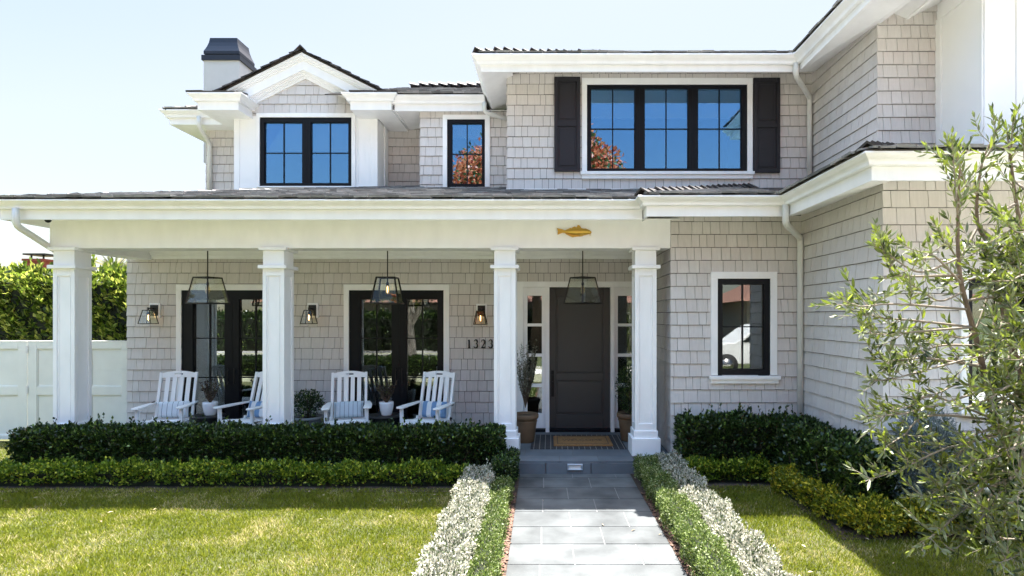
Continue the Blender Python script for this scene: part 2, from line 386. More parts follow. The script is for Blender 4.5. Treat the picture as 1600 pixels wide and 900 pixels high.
V = np.concatenate([lawn(-8.2,-.8,3.0,6.47,7500,kl), lawn(1.55,5.2,2.6,6.6,7500,kr), lawn(-9.5,-6.3,6.9,8.8,3500,lambda x,y:(x<-6.75))])
M['grass'] = leaf_mat("grass_blade", (.125,.16,.012), (.27,.285,.026), (.50,.44,.21), .15, trans=.35, rough=.5, spec=.25)
t_ = M['grass'].node_tree; cr_ = [n for n in t_.nodes if n.type == 'VALTORGB'][0]; gg = [n for n in t_.nodes if n.type == 'NEW_GEOMETRY'][0]
tcn = t_.nodes.new("ShaderNodeTexCoord"); nn_ = t_.nodes.new("ShaderNodeTexNoise"); nn_.inputs["Scale"].default_value = 1.6; nn_.inputs["Detail"].default_value = 6; nn_.inputs["Roughness"].default_value = .7
t_.links.new(tcn.outputs["Object"], nn_.inputs["Vector"]); mr_ = t_.nodes.new("ShaderNodeMapRange"); mr_.inputs[1].default_value = .36; mr_.inputs[2].default_value = .66; mr_.inputs[3].default_value = -.50; mr_.inputs[4].default_value = .42
t_.links.new(nn_.outputs[0], mr_.inputs[0]); ad_ = t_.nodes.new("ShaderNodeMath"); ad_.use_clamp = True; t_.links.new(gg.outputs["Random Per Island"], ad_.inputs[0]); t_.links.new(mr_.outputs[0], ad_.inputs[1]); t_.links.new(ad_.outputs[0], cr_.inputs[0])
g_ = raw_mesh("grass", V, 5, M['grass']); tag(g_, label="short bright green lawn grass with dry straw patches", cat="grass", kind='stuff')

# ------------------------------------------------------------------ the house
house = empty("shingle_house", (0, 9, 0), "two storey pale grey shingled house with white trim, black windows and a long porch", "house")
house.location = (0,0,0)
EXPO = .1678
def shingle_wall(org, u, n, u0, u1, z0, z1, zref, openings=(), umax=None, back=.14, name="wall", backing=True, ext=0.0):
    """org XY of u=0; u,n XY unit vectors; openings: (ua,ub,za,zb)"""
    mb = MB(); O = Vector((org[0], org[1], 0)); U = Vector((u[0],u[1],0)); Nn = Vector((n[0],n[1],0))
    def pt(a, z, off): q = O + U*a + Nn*off; return (q.x, q.y, z)
    k0 = math.floor((z0-zref)/EXPO)-1; k1 = math.ceil((z1-zref)/EXPO)+1
    for k in range(k0, k1):
        cb, ct = zref+k*EXPO, zref+(k+1)*EXPO
        if ct <= z0+.001 or cb >= z1-.001: continue
        a = u0 - ext - random.uniform(0,.06)
        tone = 0
        while a < u1:
            wd = random.choice((.095,.12,.135,.15,.165,.19))*random.uniform(.92,1.08); b = a+wd
            jb = random.gauss(0,.0010); th = .021+random.uniform(-.002,.002); tl = random.uniform(-.0008,.0008)
            la, lb = max(a, u0-ext), min(b, u1)
            if umax: 
                mm = umax(cb+.01); la, lb = max(la, mm[0]), min(lb, mm[1])
            if lb-la > .012:
                cuts = sorted({la, lb, *[q for o in openings for q in (o[0], o[1]) if la < q < lb and o[2] < ct and o[3] > cb]})
                for c0, c1 in zip(cuts, cuts[1:]):
                    zr = [(max(cb+jb, z0), min(ct-.0065, z1))]
                    for o in openings:
                        if o[0] < (c0+c1)/2 < o[1]:
                            nz = []
                            for (p, q) in zr:
                                if o[2] > p: nz.append((p, min(q, o[2])))
                                if o[3] < q: nz.append((max(p, o[3]), q))
                            zr = nz
                    for (p, q) in zr:
                        if q-p < .02 and not (q == z1): continue
                        if q-p < .004 or c1-c0 < .006: continue
                        f = lambda z: th*(1-(z-cb)/EXPO*.80)
                        g0 = .0027 if c0 == a or c0 != la else 0; g1 = .0027 if c1 == b else 0
                        x0, x1 = c0+g0, c1-g1
                        vs = [pt(x0,p,f(p)+tl), pt(x1,p,f(p)-tl), pt(x1,q,f(q)), pt(x0,q,f(q)), pt(x0,p,-.01), pt(x1,p,-.01), pt(x1,q,-.01), pt(x0,q,-.01)]
                        mb.add(vs, [(0,1,2,3),(4,5,1,0),(4,0,3,7),(1,5,6,2)], 0)
            a = b
    if backing:
        us = sorted({u0,u1,*[q for o in openings for q in (o[0],o[1]) if u0 < q < u1]}); zs = sorted({z0,z1,*[q for o in openings for q in (o[2],o[3]) if z0 < q < z1]})
        for a, b in zip(us, us[1:]):
            for c, d in zip(zs, zs[1:]):
                if any(o[0] < (a+b)/2 < o[1] and o[2] < (c+d)/2 < o[3] for o in openings): continue
                vs = [pt(a,c,0),pt(b,c,0),pt(b,d,0),pt(a,d,0),pt(a,c,-back),pt(b,c,-back),pt(b,d,-back),pt(a,d,-back)]
                mb.add(vs, [(0,1,2,3),(7,6,5,4),(0,4,5,1),(1,5,6,2),(2,6,7,3),(3,7,4,0)], 1)
    return mb.build(name, [M['shingle'], M['backing']], house, fix=False)

def rect(pxa, pxb, pya, pyb, D): return (PX(pxa,D), PX(pxb,D), PZ(pyb,D), PZ(pya,D))

def window(D, frame, sashes, casing, sill=None, cols=2, rows=2, mull=.016, glass='glass_up', blind=None, parts=('window',), rowz=None, y_off=.035, depth=.9, bottom=False):
    """frame/casing/sashes rects (x0,x1,z0,z1) on a wall facing -Y at y=D"""
    fb = MB(); x0,x1,z0,z1 = frame; g0, g1 = min(s[0] for s in sashes), max(s[1] for s in sashes)
    yf = D - .012
    hs = sorted({x0, *[q for s in sashes for q in (s[0], s[1])], x1})
    zt, zb = max(s[3] for s in sashes), min(s[2] for s in sashes)
    fb.box(x0, x1, yf, D+.09, zt, z1); fb.box(x0, x1, yf, D+.09, z0, zb)
    xs = [x0] + [q for s in sashes for q in (s[0], s[1])] + [x1]
    for i in range(0, len(xs), 2):
        fb.box(xs[i], xs[i+1], yf, D+.09, zb, zt)
        if i not in (0, len(xs)-2):
            c = (xs[i]+xs[i+1])/2; fb.box(c-.006, c+.006, yf-.004, yf-.001, zb, zt)
    for s in sashes:   # inner sash lip + muntins
        fb.box(s[0], s[0]+.010, yf+.014, D+.08, zb, zt); fb.box(s[1]-.010, s[1], yf+.014, D+.08, zb, zt)
        fb.box(s[0]+.010, s[1]-.010, yf+.014, D+.08, zt-.010, zt); fb.box(s[0]+.010, s[1]-.010, yf+.014, D+.08, zb, zb+.010)
        for c in range(1, cols):
            x = s[0]+(s[1]-s[0])*c/cols; fb.box(x-mull/2, x+mull/2, D+.012, D+.05, zb+.010, zt-.010)
        for r_ in range(1, rows):
            z = (zb+(zt-zb)*r_/rows) if rowz is None else rowz[r_-1]
            e = [s[0]+.010] + [s[0]+(s[1]-s[0])*c/cols for c in range(1, cols)] + [s[1]-.010]
            for a, b in zip(e, e[1:]):
                fb.box(a+(mull/2 if a != e[0] else 0), b-(mull/2 if b != e[-1] else 0), D+.014, D+.048, z-mull/2, z+mull/2)
    wn = fb.build(parts[0], M['black'], house)
    for s in sashes:
        pn = MB().box(s[0]+.002, s[1]-.002, D+.028, D+.033, zb+.002, zt-.002).build("pane", M[glass], wn, fix=True)
    if blind:
        for s in sashes: MB().box(s[0]-.01, s[1]+.01, D+.10, D+.11, zt-(zt-zb)*blind, zt+.02).build("blind", M['blind'], wn)
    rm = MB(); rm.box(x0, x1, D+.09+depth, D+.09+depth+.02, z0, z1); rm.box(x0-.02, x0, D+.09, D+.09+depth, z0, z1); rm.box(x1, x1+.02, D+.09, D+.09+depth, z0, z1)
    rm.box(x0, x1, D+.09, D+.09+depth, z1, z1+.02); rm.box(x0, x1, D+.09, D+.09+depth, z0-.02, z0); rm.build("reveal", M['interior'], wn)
    cb = MB(); cx0,cx1,cz0,cz1 = casing; yo = D-y_off
    cb.box(cx0, cx1, yo, D+.02, z1, cz1); cb.box(cx0, x0, yo, D+.02, cz0, z1); cb.box(x1, cx1, yo, D+.02, cz0, z1)
    if cz0 < z0-.002: cb.box(x0, x1, yo, D+.02, cz0, z0)
    cb.build("casing", M['white'], wn, bevel=.003)
    if sill:
        sx0,sx1,sz0,sz1 = sill; sb = MB(); h = (sz1-sz0)*.45
        sb.box(sx0, sx1, yo-.035, D+.02, sz1-h, sz1); sb.box(sx0+.02, sx1-.02, yo-.012, D+.02, sz0, sz1-h); sb.build("sill", M['white'], wn, bevel=.003)
    return wn

# --- walls
DP, DB, DW, DU, DG, DA, DN, DV = 8.9, 7.4, 5.58, 9.1, 10.35, 11.05, 10.08, 7.26
fd = []    # french doors
for dx in (-261, 0):
    fd.append(rect(546+dx, 693.6+dx, 453.6, 676, DP))
entry = rect(818, 994, 449, 677, DP)
wl = shingle_wall((0,DP), (1,0), (0,-1), -6.61, 1.60, PF-.05, 3.15, 2.636, [fd[0], fd[1], (entry[0], entry[1], 0, entry[3])])
shingle_wall((1.58,DP), (0,-1), (-1,0), 0, DP-DB, 0, 3.3, 3.021)                     # porch return
bw = rect(1120.4, 1202.7, 435.6, 585.8, DB)
shingle_wall((0,DB), (1,0), (0,-1), 1.58, 3.27, -.02, 3.26, 3.021, [bw], ext=.020)
shingle_wall((3.27,DB), (0,-1), (-1,0), 0, DB-DW, -.02, 3.32, 3.021)
ww = rect(1510, 1700, 436, 640, DW)
shingle_wall((0,DW), (1,0), (0,-1), 3.27, 7.6, -.02, 3.36, 3.021, [ww], ext=.020)
uw = rect(917, 1167, 133, 269, DU)
shingle_wall((0,DU), (1,0), (0,-1), PX(793,DU), 4.18, 3.98, 5.86, 5.331, [uw])
shingle_wall((PX(793,DU),10.2), (0,-1), (-1,0), 0, 10.2-DU-.001, 3.7, 5.86, 5.331)
shingle_wall((4.18,DU), (0,-1), (-1,0), 0, DU-DV, 3.5, 5.87, 5.331)
shingle_wall((0,DV), (1,0), (0,-1), 4.18, 4.93, 3.5, 5.92, 5.331, ext=.020)
nw = rect(699, 758, 187, 293, DN)
shingle_wall((0,DN), (1,0), (0,-1), PX(657,DN), -.6, 4.21, 5.58, 4.963, [nw])
shingle_wall((PX(657,DN),DA), (0,-1), (-1,0), 0, DA-DN-.001, 4.1, 5.58, 4.963)
shingle_wall((0,DA), (1,0), (0,-1), -3.3, PX(657,DN)+.02, 4.47, 5.75, 5.249)
shingle_wall((0,11.0), (1,0), (0,-1), -6.65, -5.6, 3.2, 5.62, 5.065)
GX = -4.44
def gable_lim(z): h = max(.0, (6.30-z)/.5); return (GX-h, GX+h)
shingle_wall((0,DG), (1,0), (0,-1), GX-1.08, GX+1.08, 5.60, 6.29, 5.815, umax=gable_lim, backing=False)
sw = MB()
sw.prism([(GX-1.2,DG+.003,5.60),(GX+1.2,DG+.003,5.60),(GX,DG+.003,6.24)], (0,.1,0)); sw.build("wall", M['backing'], house)
# main upper wall flashing boards at the roof line
fl = MB()
MB().box(PX(793,DU)-.02, 4.16, DU-.03, DU-.001, 3.90, PZ(295.5,DU)).build("base_board", M['white'], house)
MB().box(PX(657,DN)-.02, PX(793,DU), DN-.03, DN-.001, 4.1, PZ(294.5,DN)).build("base_board", M['white'], house); fl.box(-3.1, PX(657,DN)-.02, DA-.03, DA-.001, 4.3, PZ(293.5,DA))
fl.build("base_board", M['white'], house)
# side wall of the main volume and rest of house body, closed behind
bd = MB()
bd.box(-6.60, -6.45, 9.05, 17, -.05, 3.2); bd.box(-6.60, -6.45, 11.16, 17, 3.2, 5.6)
bd.box(-6.6, 7.6, 16.9, 17, -.05, 5.6)
bd.build("wall", M['backing'], house)

# --- dormer (white)
dz0, dz1 = 4.15, 5.54
dwin = rect(406.7, 550, 184, 291.7, DG)
db_ = MB(); L_, R_ = PX(366,DG), PX(590,DG)
db_.box(L_, dwin[0], DG, DG+.15, dz0, 5.60); db_.box(dwin[1], R_, DG, DG+.15, dz0, 5.60)
db_.box(dwin[0], dwin[1], DG, DG+.15, dwin[3], 5.62); db_.box(dwin[0], dwin[1], DG, DG+.15, dz0, dwin[2])
db_.box(R_-.14, R_-.003, DG+.15, DA+.05, dz0, 5.75); db_.box(L_+.003, L_+.14, DG+.15, DA+.05, dz0, 5.75)
# raised frames
for a, b in ((L_, L_+.10), (R_-.10, R_)): db_.box(a, b, DG-.012, DG-.0005, dz0, 5.55)
db_.box(L_+.42-.012, L_+.42, DG-.008, DG-.0005, 4.38, 5.45); db_.box(R_-.36, R_-.348, DG-.008, DG-.0005, 4.38, 5.45)
db_.box(L_+.11, R_-.11, DG-.014, DG-.0006, 4.28, 4.325)
db_.box(R_-.003, R_+.02, DG+.40, DG+.55, dz0, 5.6)
db_.build("dormer", M['white_side'], house, bevel=.003)
window(DG, dwin, [rect(413,472.7,191,286.7,DG), rect(485.7,545,191,286.7,DG)], (PX(401.7,DG), PX(556,DG), dwin[2]-.02, PZ(177.5,DG)), None, blind=.45)
window(DU, uw, [rect(922.7,992.3,138,264,DU), rect(1006.7,1075.7,138,264,DU), rect(1090,1159,138,264,DU)],
       (PX(909,DU), PX(1175,DU), uw[2], PZ(123,DU)), (PX(907,DU), PX(1177,DU), PZ(280,DU), PZ(269,DU)), blind=.35)
window(DN, nw, [rect(705.7,753.7,192.7,288,DN)], (PX(692.3,DN), PX(765.7,DN), PZ(296,DN), PZ(180,DN)), None, blind=.22)
window(DB, bw, [rect(1128,1194,443.6,577.8,DB)], (PX(1110,DB), PX(1213,DB), bw[2], PZ(425,DB)), (PX(1107.6,DB), PX(1217,DB), PZ(598.7,DB), PZ(587,DB)), glass='glass_door')
window(DW, ww, [rect(1518,1600,444,632,DW), rect(1610,1692,444,632,DW)], (PX(1498,DW), PX(1712,DW), ww[2], PZ(424,DW)), (PX(1494,DW), PX(1716,DW), PZ(652,DW), PZ(640,DW)), glass='glass_door')
for i, dx in enumerate((-261, 0)):
    fr = fd[i]
    sashes = [rect(563+dx,612.8+dx,467,655,DP), rect(635+dx,684.4+dx,467,655,DP)]
    fdw = window(DP, fr, sashes, (PX(538+dx,DP), PX(702.5+dx,DP), fr[2], PZ(444.5,DP)), None, rows=3, cols=2, glass='glass_door', parts=('french_door',), depth=1.6,
           rowz=[PZ(590,DP), PZ(528.6,DP)])
    hb = MB()
    for xx in (PX(619+dx,DP), PX(629+dx,DP)): hb.bar((xx,DP-.05,PZ(600,DP)), (xx,DP-.05,PZ(575,DP)), .012, .012); hb.bar((xx,DP-.05,PZ(597,DP)),(xx,DP-.012,PZ(597,DP)),.01,.01); hb.bar((xx,DP-.05,PZ(578,DP)),(xx,DP-.012,PZ(578,DP)),.01,.01)
    hb.build("handle", M['metal'], fdw)
# --- entry door with sidelights
DE = DP+.03
en = MB()
ex0, ex1, ez0, ez1 = PX(808,DP), PX(1004,DP), PF, PZ(440,DP)
en.box(ex0, PX(818,DP), DP-.035, DP+.05, ez0, ez1); en.box(PX(994,DP), ex1, DP-.035, DP+.05, ez0, ez1); en.box(PX(818,DP), PX(994,DP), DP-.035, DP+.05, PZ(449,DP), ez1)
en.box(PX(852.5,DP), PX(858.5,DP), DP-.075, DP+.05, PF+.0, PZ(449,DP)); en.box(PX(953.5,DP), PX(959.5,DP), DP-.075, DP+.05, PF+.0, PZ(449,DP))
ec = en.build("entry_casing", M['white'], house, bevel=.003)
def sidelight(xa, xb, ga, gb):
    mb = MB(); A, B_, G0, G1 = PX(xa,DP), PX(xb,DP), PX(ga,DP), PX(gb,DP); rowsy = [(462,505.5),(510,552.5),(557.5,599.5),(605,646)]
    z1 = PZ(449,DP)
    mb.box(A, G0, DP, DP+.06, PF+.05, z1); mb.box(G1, B_, DP, DP+.06, PF+.05, z1)
    e = [z1] + [PZ(q,DP) for r_ in rowsy for q in r_] + [PF+.05]
    for k in range(0, len(e), 2): mb.box(G0, G1, DP+(0 if k in (0, len(e)-2) else .005), DP+.055, e[k+1], e[k])
    mb.box(A+.02, B_-.02, DP-.01, DP-.0005, PZ(456.5,DP)+.02, PZ(456.5,DP)+.028)
    o = mb.build("sidelight", M['white'], house, bevel=.002)
    for r_ in rowsy: MB().box(G0+.001, G1-.001, DP+.03, DP+.035, PZ(r_[1],DP)+.001, PZ(r_[0],DP)-.001).build("pane", M['glass_door'], o)
    MB().box(A, B_, DP+.061, DP+.10, PF+.0, PF+.05).box(A, B_, DP+.7, DP+.72, PF, z1).box(A-.02,A,DP+.1,DP+.7,PF,z1).box(B_,B_+.02,DP+.1,DP+.7,PF,z1).box(A,B_,DP+.1,DP+.7,z1,z1+.02).build("reveal", M['interior'], o)
sidelight(818, 852.5, 824, 846.6); sidelight(959.5, 994, 965.4, 988)
dr = MB(); dx0, dx1, dz0_, dz1_ = PX(858.5,DP), PX(953.5,DP), PZ(672,DP), PZ(450,DP)
p_up = (PX(868.5,DP), PX(943,DP), PZ(583,DP), PZ(462,DP)); p_lo = (PX(869,DP), PX(943,DP), PZ(647.7,DP), PZ(594.4,DP))
dr.box(dx0, p_up[0], DE, DE+.05, dz0_, dz1_); dr.box(p_up[1], dx1, DE, DE+.05, dz0_, dz1_)
for a, b in ((p_up[3], dz1_), (p_lo[3], p_up[2]), (dz0_, p_lo[2])): dr.box(p_up[0], p_up[1], DE, DE+.05, a, b)
for q in (p_up, p_lo):
    dr.box(p_up[0], p_up[1], DE+.016, DE+.045, q[2], q[3]); dr.box(q[0]+.022, q[1]-.022, DE+.006, DE+.017, q[2]+.022, q[3]-.022)
edoor = dr.build("entry_door", M['door'], house, bevel=.004)
hb = MB(); hx = PX(863.5,DP); hb.box(hx-.022, hx+.022, DE-.008, DE-.0005, PZ(620,DP), PZ(579,DP)); hb.box(hx-.011, hx+.011, DE-.055, DE-.035, PZ(618,DP), PZ(596,DP))
hb.box(hx-.008, hx+.008, DE-.036, DE-.008, PZ(617,DP), PZ(615,DP)); hb.box(hx-.008, hx+.008, DE-.036, DE-.008, PZ(600,DP), PZ(598,DP)); hb.lathe([(.018,0),(.018,.001)], (hx,DE-.012,PZ(586,DP)), 12)
hb.build("handle", M['black'], edoor)
MB().box(PX(818,DP)+.001, PX(994,DP)-.001, DP-.06, DP+.06, PF, PF+.045).build("threshold", M['black'], house)

# --- shutters
def shutter(xa, xb, ya, yb):
    x0,x1,z0,z1 = rect(xa,xb,ya,yb,DU); y = DU-.06; mb = MB(); h = z1-z0; s_ = .055
    pu = (z0+h*.535, z1-.075); pl = (z0+.06, z0+h*.475)
    mb.box(x0, x0+s_, y, DU-.02, z0, z1); mb.box(x1-s_, x1, y, DU-.02, z0, z1)
    for a, b in ((pu[1], z1), (pl[1], pu[0]), (z0, pl[0])): mb.box(x0+s_, x1-s_, y, DU-.02, a, b)
    for a, b in (pu, pl): mb.box(x0+s_, x1-s_, y+.016, DU-.022, a, b); mb.box(x0+s_+.03, x1-s_-.03, y+.004, y+.017, a+.03, b-.03)
    mb.build("shutter", M['shutter'], house, bevel=.004)
shutter(866, 906.5, 122, 269); shutter(1175.8, 1217, 123.5, 271)

# --- eaves: fascia, gutter, soffit
def gprof(zt, zb):
    h = zt-zb; return [(.002,zb),(.045,zb),(.052,zb+h*.08),(.055,zb+h*.30),(.068,zb+h*.45),(.090,zb+h*.58),(.108,zb+h*.74),(.112,zb+h*.80),(.122,zb+h*.82),(.122,zt-.004),(.118,zt),(.106,zt),(.102,zt-.012),(.095,zb+h*.7),(.05,zb+h*.4),(.01,zb+h*.3),(.002,zt-.01)]
def eave(path, zt, zb, fb_, side=1, ftop=None):
    MB().sweep(path, gprof(zt, zb), side=side).build("gutter", M['white'], house)
    MB().sweep(path, [(.001,fb_),(.001,(ftop or zt)-.02),(-.022,(ftop or zt)-.02),(-.022,fb_)], side=side).build("fascia", M['white'], house)
def soffit(pts, name="soffit", m='white'):
    mb = MB(); mb.prism(pts, (0,0,.012)); mb.build(name, M[m], house)
# lower
SL = .26
eave([(-6.76,13),(-6.76,7.0),(1.13,7.0)], 3.372, 3.264, 3.145)
eave([(1.145,7.14),(1.145,6.78),(2.82,6.78),(2.82,5.0),(8,5.0)], 3.374, 3.266, 3.146, )
soffit([(-6.74,7.02,3.147),(1.6,7.02,3.147),(1.6,7.40,3.246),(-6.36,7.40,3.246)])
soffit([(-6.74,7.02,3.147),(-6.36,7.40,3.246),(-6.36,13,3.246),(-6.74,13,3.147)])
soffit([(1.16,6.80,3.148),(2.84,6.80,3.148),(3.29,7.25,3.265),(3.29,7.42,3.31),(1.16,7.42,3.31)])
soffit([(2.84,6.80,3.148),(3.29,7.25,3.265),(3.29,5.45,3.265),(2.84,5.02,3.148)])
soffit([(2.84,5.02,3.148),(3.29,5.45,3.265),(3.44,5.60,3.30),(8,5.60,3.30),(8,5.02,3.148)])
# upper main
eave([(-1.04,10.4),(-1.04,8.5),(3.705,8.5),(3.705,6.48),(4.50,6.48)], 5.83, 5.70, 5.608)
soffit([(-1.02,8.52,5.611),(3.725,8.52,5.611),(4.18,8.98,5.815),(4.18,9.12,5.88),(-.42,9.12,5.88)])
soffit([(-1.02,8.52,5.611),(-.60,8.94,5.80),(-.60,10.3,5.80),(-1.02,10.3,5.611)])
soffit([(3.725,8.52,5.611),(4.20,8.98,5.825),(4.20,7.3,5.84),(4.20,6.51,5.62),(3.725,6.51,5.611)])
# wing gable pocket above the bay
soffit([(4.20,7.28,5.90),(4.52,7.28,5.745),(4.52,6.51,5.745),(4.20,6.51,5.90)])
soffit([(4.56,7.28,5.745),(4.93,7.28,5.93),(4.93,5.9,5.93),(4.56,5.9,5.745)])
MB().box(4.52,4.56,5.9,7.28,5.735,5.90).box(4.56,8,5.9,5.94,5.735,5.90).box(4.94,8,5.95,6.46,5.86,5.90).build("fascia", M['white'], house)
# bay (white panelled, right edge)
bm_ = MB(); bx = 4.92; bf = 6.47
bm_.box(bx, 8, bf, 8.5, 3.4, 6.4)
bm_.box(bx-.02, bx-.0005, DV-.0+-.11, DV-.002, 3.4, 5.72); bm_.box(bx-.02, bx-.0005, bf, bf+.02, 3.4, 6.0)
bm_.box(bx-.02, bx-.0005, bf+.02, DV-.11, 3.4, 3.98)
bm_.box(bx-.02, bx-.0005, bf+.02, DV-.11, 5.70, 5.9)
bm_.box(bx, bx+.35, bf-.018, bf-.0005, 3.4, 6.4); bm_.box(bx+.36, bx+.375, bf-.018, bf-.0005, 3.4, 6.4)
bm_.build("bay", M['white_side'], house, bevel=.003)
# window-wall eave and alcove soffits
eave([(-2.72,10.6),(-2.72,9.95),(-1.14,9.95)], 5.79, 5.66, 5.545)
soffit([(-2.72,9.97,5.555),(-2.28,9.97,5.60),(-2.28,11.1,5.66),(-2.72,11.1,5.565)])
soffit([(-2.30,9.97,5.556),(-.6,9.97,5.556),(-.6,10.1,5.60),(-2.30,10.1,5.60)])
soffit([(-2.73,9.97,5.555),(-3.16,9.97,5.74),(-3.16,11.1,5.74),(-2.73,11.1,5.565)])
# left eave
eave([(-7.12,15),(-7.12,10.65),(-5.7,10.65)], 5.79, 5.66, 5.545)
soffit([(-7.10,10.67,5.548),(-5.7,10.67,5.548),(-5.7,11.02,5.548),(-7.10,11.02,5.548)]); soffit([(-7.10,11.02,5.548),(-6.55,11.02,5.548),(-6.55,15,5.548),(-7.10,15,5.548)])

# --- dormer cornice
def chev(hw, zt, th, y0, y1, name="rake_trim", m='white'):
    s = .5; mb = MB()
    for sx in (-1, 1):
        mb.prism([(GX,y0,zt),(GX+sx*hw,y0,zt-s*hw),(GX+sx*hw,y0,zt-s*hw-th),(GX,y0,zt-th)], (0,y1-y0,0))
    return mb
ck = chev(1.36, 6.667, .045, 10.16, 10.5); 
for args in ((1.36,6.622,.035,10.18,10.45),(1.36,6.587,.03,10.20,10.45),(1.36,6.557,.17,10.225,10.45),(1.28,6.387,.022,10.25,10.45),(1.26,6.365,.035,10.275,10.345),(1.2,6.33,.03,10.30,10.345),(1.2,6.30,.035,10.315,10.345)):
    q = chev(*args); ck.add(q.v, q.f)
ck.build("rake_trim", M['white'], house)
for sx in (-1, 1):
    a, b = sorted((GX+sx*.97, GX+sx*1.68)); c0, c1 = (b, a) if sx > 0 else (a, b)
    rb = MB(); rb.box(a, b, 9.88, DG-.001, 5.54, 5.80)
    rb.build("cornice_return", M['white'], house)
    a2, b2 = sorted((GX+sx*1.32, GX+sx*1.68)); MB().box(a2, b2, DG+.001, 11.2, 5.541, 5.79).build("soffit", M['white'], house)
    if sx < 0: path = [(a, 10.9), (a, 9.88), (b, 9.88), (b, DG-.01)]
    else: path = [(a, DG-.01), (a, 9.88), (b, 9.88), (b, 10.0)]
    MB().sweep(path, gprof(5.80, 5.68)).build("gutter", M['white'], house)

# --- roofs
def tile_plane(O, U, Vd, wu, lv, course=.17, lim=None, m=0, mb=None, thick=.022, tw=(.14,.30), jit=1.0, start=-.03):
    """tiles over a plane: O origin at eave, U unit along eave, Vd unit vector up the slope (3D)"""
    O, U, Vd = Vector(O), Vector(U).normalized(), Vector(Vd).normalized(); N = U.cross(Vd).normalized()
    if N.z < 0: N = -N
    v = start
    while v < lv:
        a = random.uniform(-.2,0)
        while a < wu:
            b = a+random.uniform(*tw); A, B_ = max(a,0), min(b,wu); v1 = min(v+course*1.25, lv+.05)
            if lim:
                lo, hi = lim(v+course*.5); A, B_ = max(A,lo), min(B_,hi)
            if B_-A > .03:
                th = thick*random.uniform(.7,1.4); jv = random.uniform(-.008,.008)*jit; l1 = .014*random.uniform(.7,1.3)
                p = [O+U*(A+.003)+Vd*(v+jv)+N*(l1), O+U*(B_-.003)+Vd*(v+jv+random.uniform(-.006,.006))+N*(l1+random.uniform(-.004,.004)), O+U*(B_-.003)+Vd*v1+N*.002, O+U*(A+.003)+Vd*v1+N*.002]
                q = [x+N*th for x in p[:2]]+[x+N*th*.6 for x in p[2:]]
                mb.add(p+q, [(4,5,6,7),(0,1,5,4),(1,2,6,5),(3,0,4,7)], m)
            a = b
        v += course
def under(pts, mb): mb.prism(pts, (0,0,-.02), 1)
def hipcaps(mb, a, b, step=.19, wd=.17, lift=.05, droop=.35):
    a, b = Vector(a), Vector(b); d = (b-a); n = int(d.length/step); d.normalize(); h = Vector((d.y,-d.x,0)).normalized(); up = h.cross(d); 
    if up.z < 0: up = -up
    for i in range(n):
        c = a+d*step*i; e = c+d*step*1.35; l0 = lift*random.uniform(.85,1.25); l1 = lift*.15
        p = []
        for (q, l) in ((c,l0),(e,l1)):
            for th in (0, .022):
                p += [q-h*wd/2+up*(l-wd*droop+th-.0), q+up*(l+th), q+h*wd/2+up*(l-wd*droop+th)]
        mb.add(p, [(3,4,10,9),(4,5,11,10),(0,1,4,3),(1,2,5,4),(0,3,9,6),(2,8,11,5),(6,7,1,0),(7,8,2,1)], 0)
k_ = 1/math.sqrt(1+SL*SL)
ez = 3.385
lr = MB()
Lx, Ly = -6.86, 6.90
tile_plane((Lx,Ly,ez), (1,0,0), (0,1,SL), 8.3, 4.4, lim=lambda v: (v*k_-.02, 8.0+max(0, v*k_-.1)), mb=lr, course=.14, thick=.020)
lr.prism([(Lx,Ly,ez),(1.3,Ly,ez),(1.9,Ly+2.2,ez+2.2*SL),(1.9,11.2,ez+4.3*SL),(Lx+4.3,11.2,ez+4.3*SL)], (0,0,-.015), 1)
lr.prism([(Lx,Ly,ez),(Lx+4.3,11.2,ez+4.3*SL),(Lx,15.5,ez)], (0,0,-.015), 1)
tile_plane((Lx,Ly+7,ez), (0,-1,0), (1,0,SL), 7, 1.4, lim=lambda v: (0, 7-v*k_), mb=lr)
hipcaps(lr, (Lx+.02,Ly+.02,ez), (Lx+2.6,Ly+2.6,ez+2.6*SL), lift=.02)
lr.build("porch_roof", [M['roof'], M['backing']], house, fix=False)
br = MB(); bx0, by0 = 1.04, 6.68
tile_plane((bx0,by0,ez), (1,0,0), (0,1,SL), 1.68+.0, 2.5, lim=lambda v: (v*k_, 1.66+v*k_), mb=br, course=.155)
br.prism([(bx0,by0,ez),(2.70,by0,ez),(4.2,by0+1.5,ez+1.5*SL),(4.2,9.12,ez+2.44*SL),(bx0+2.44,9.12,ez+2.44*SL)], (0,0,-.015), 1)
br.prism([(bx0,by0,ez),(bx0+2.44,9.12,ez+2.44*SL),(bx0,9.12,ez)], (0,0,-.015), 1)
HC = []
def hcap(*a, **k):
    m_ = MB(); hipcaps(m_, *a, **k); m_.build('ridge_caps', [M['ridge']], house, fix=False)
hcap((bx0+.03,by0+.03,ez+.02), (bx0+2.1,by0+2.1,ez+2.1*SL+.02), step=.155, wd=.2, lift=.045)
br.build("bump_roof", [M['roof'], M['backing']], house, fix=False); 
wr = MB(); wx0, wy0 = 2.70, 4.88
tile_plane((wx0,by0+1.5,ez), (0,-1,0), (1,0,SL), by0+1.5-wy0, 1.55, lim=lambda v: (1.5-v*k_, by0+1.5-wy0-v*k_), mb=wr, course=.155)
tile_plane((wx0,wy0,ez), (1,0,0), (0,1,SL), 6, 2.5, lim=lambda v: (v*k_, 6), mb=wr, course=.155)
wr.prism([(wx0,wy0,ez),(8.5,wy0,ez),(8.5,7.3,ez+2.42*SL),(wx0+2.42,7.3,ez+2.42*SL)], (0,0,-.015), 1)
wr.prism([(wx0,wy0,ez),(wx0+1.5,wy0+1.5,ez+1.5*SL),(wx0+1.5,by0+1.5,ez+1.5*SL),(wx0,by0,ez)], (0,0,-.015), 1)
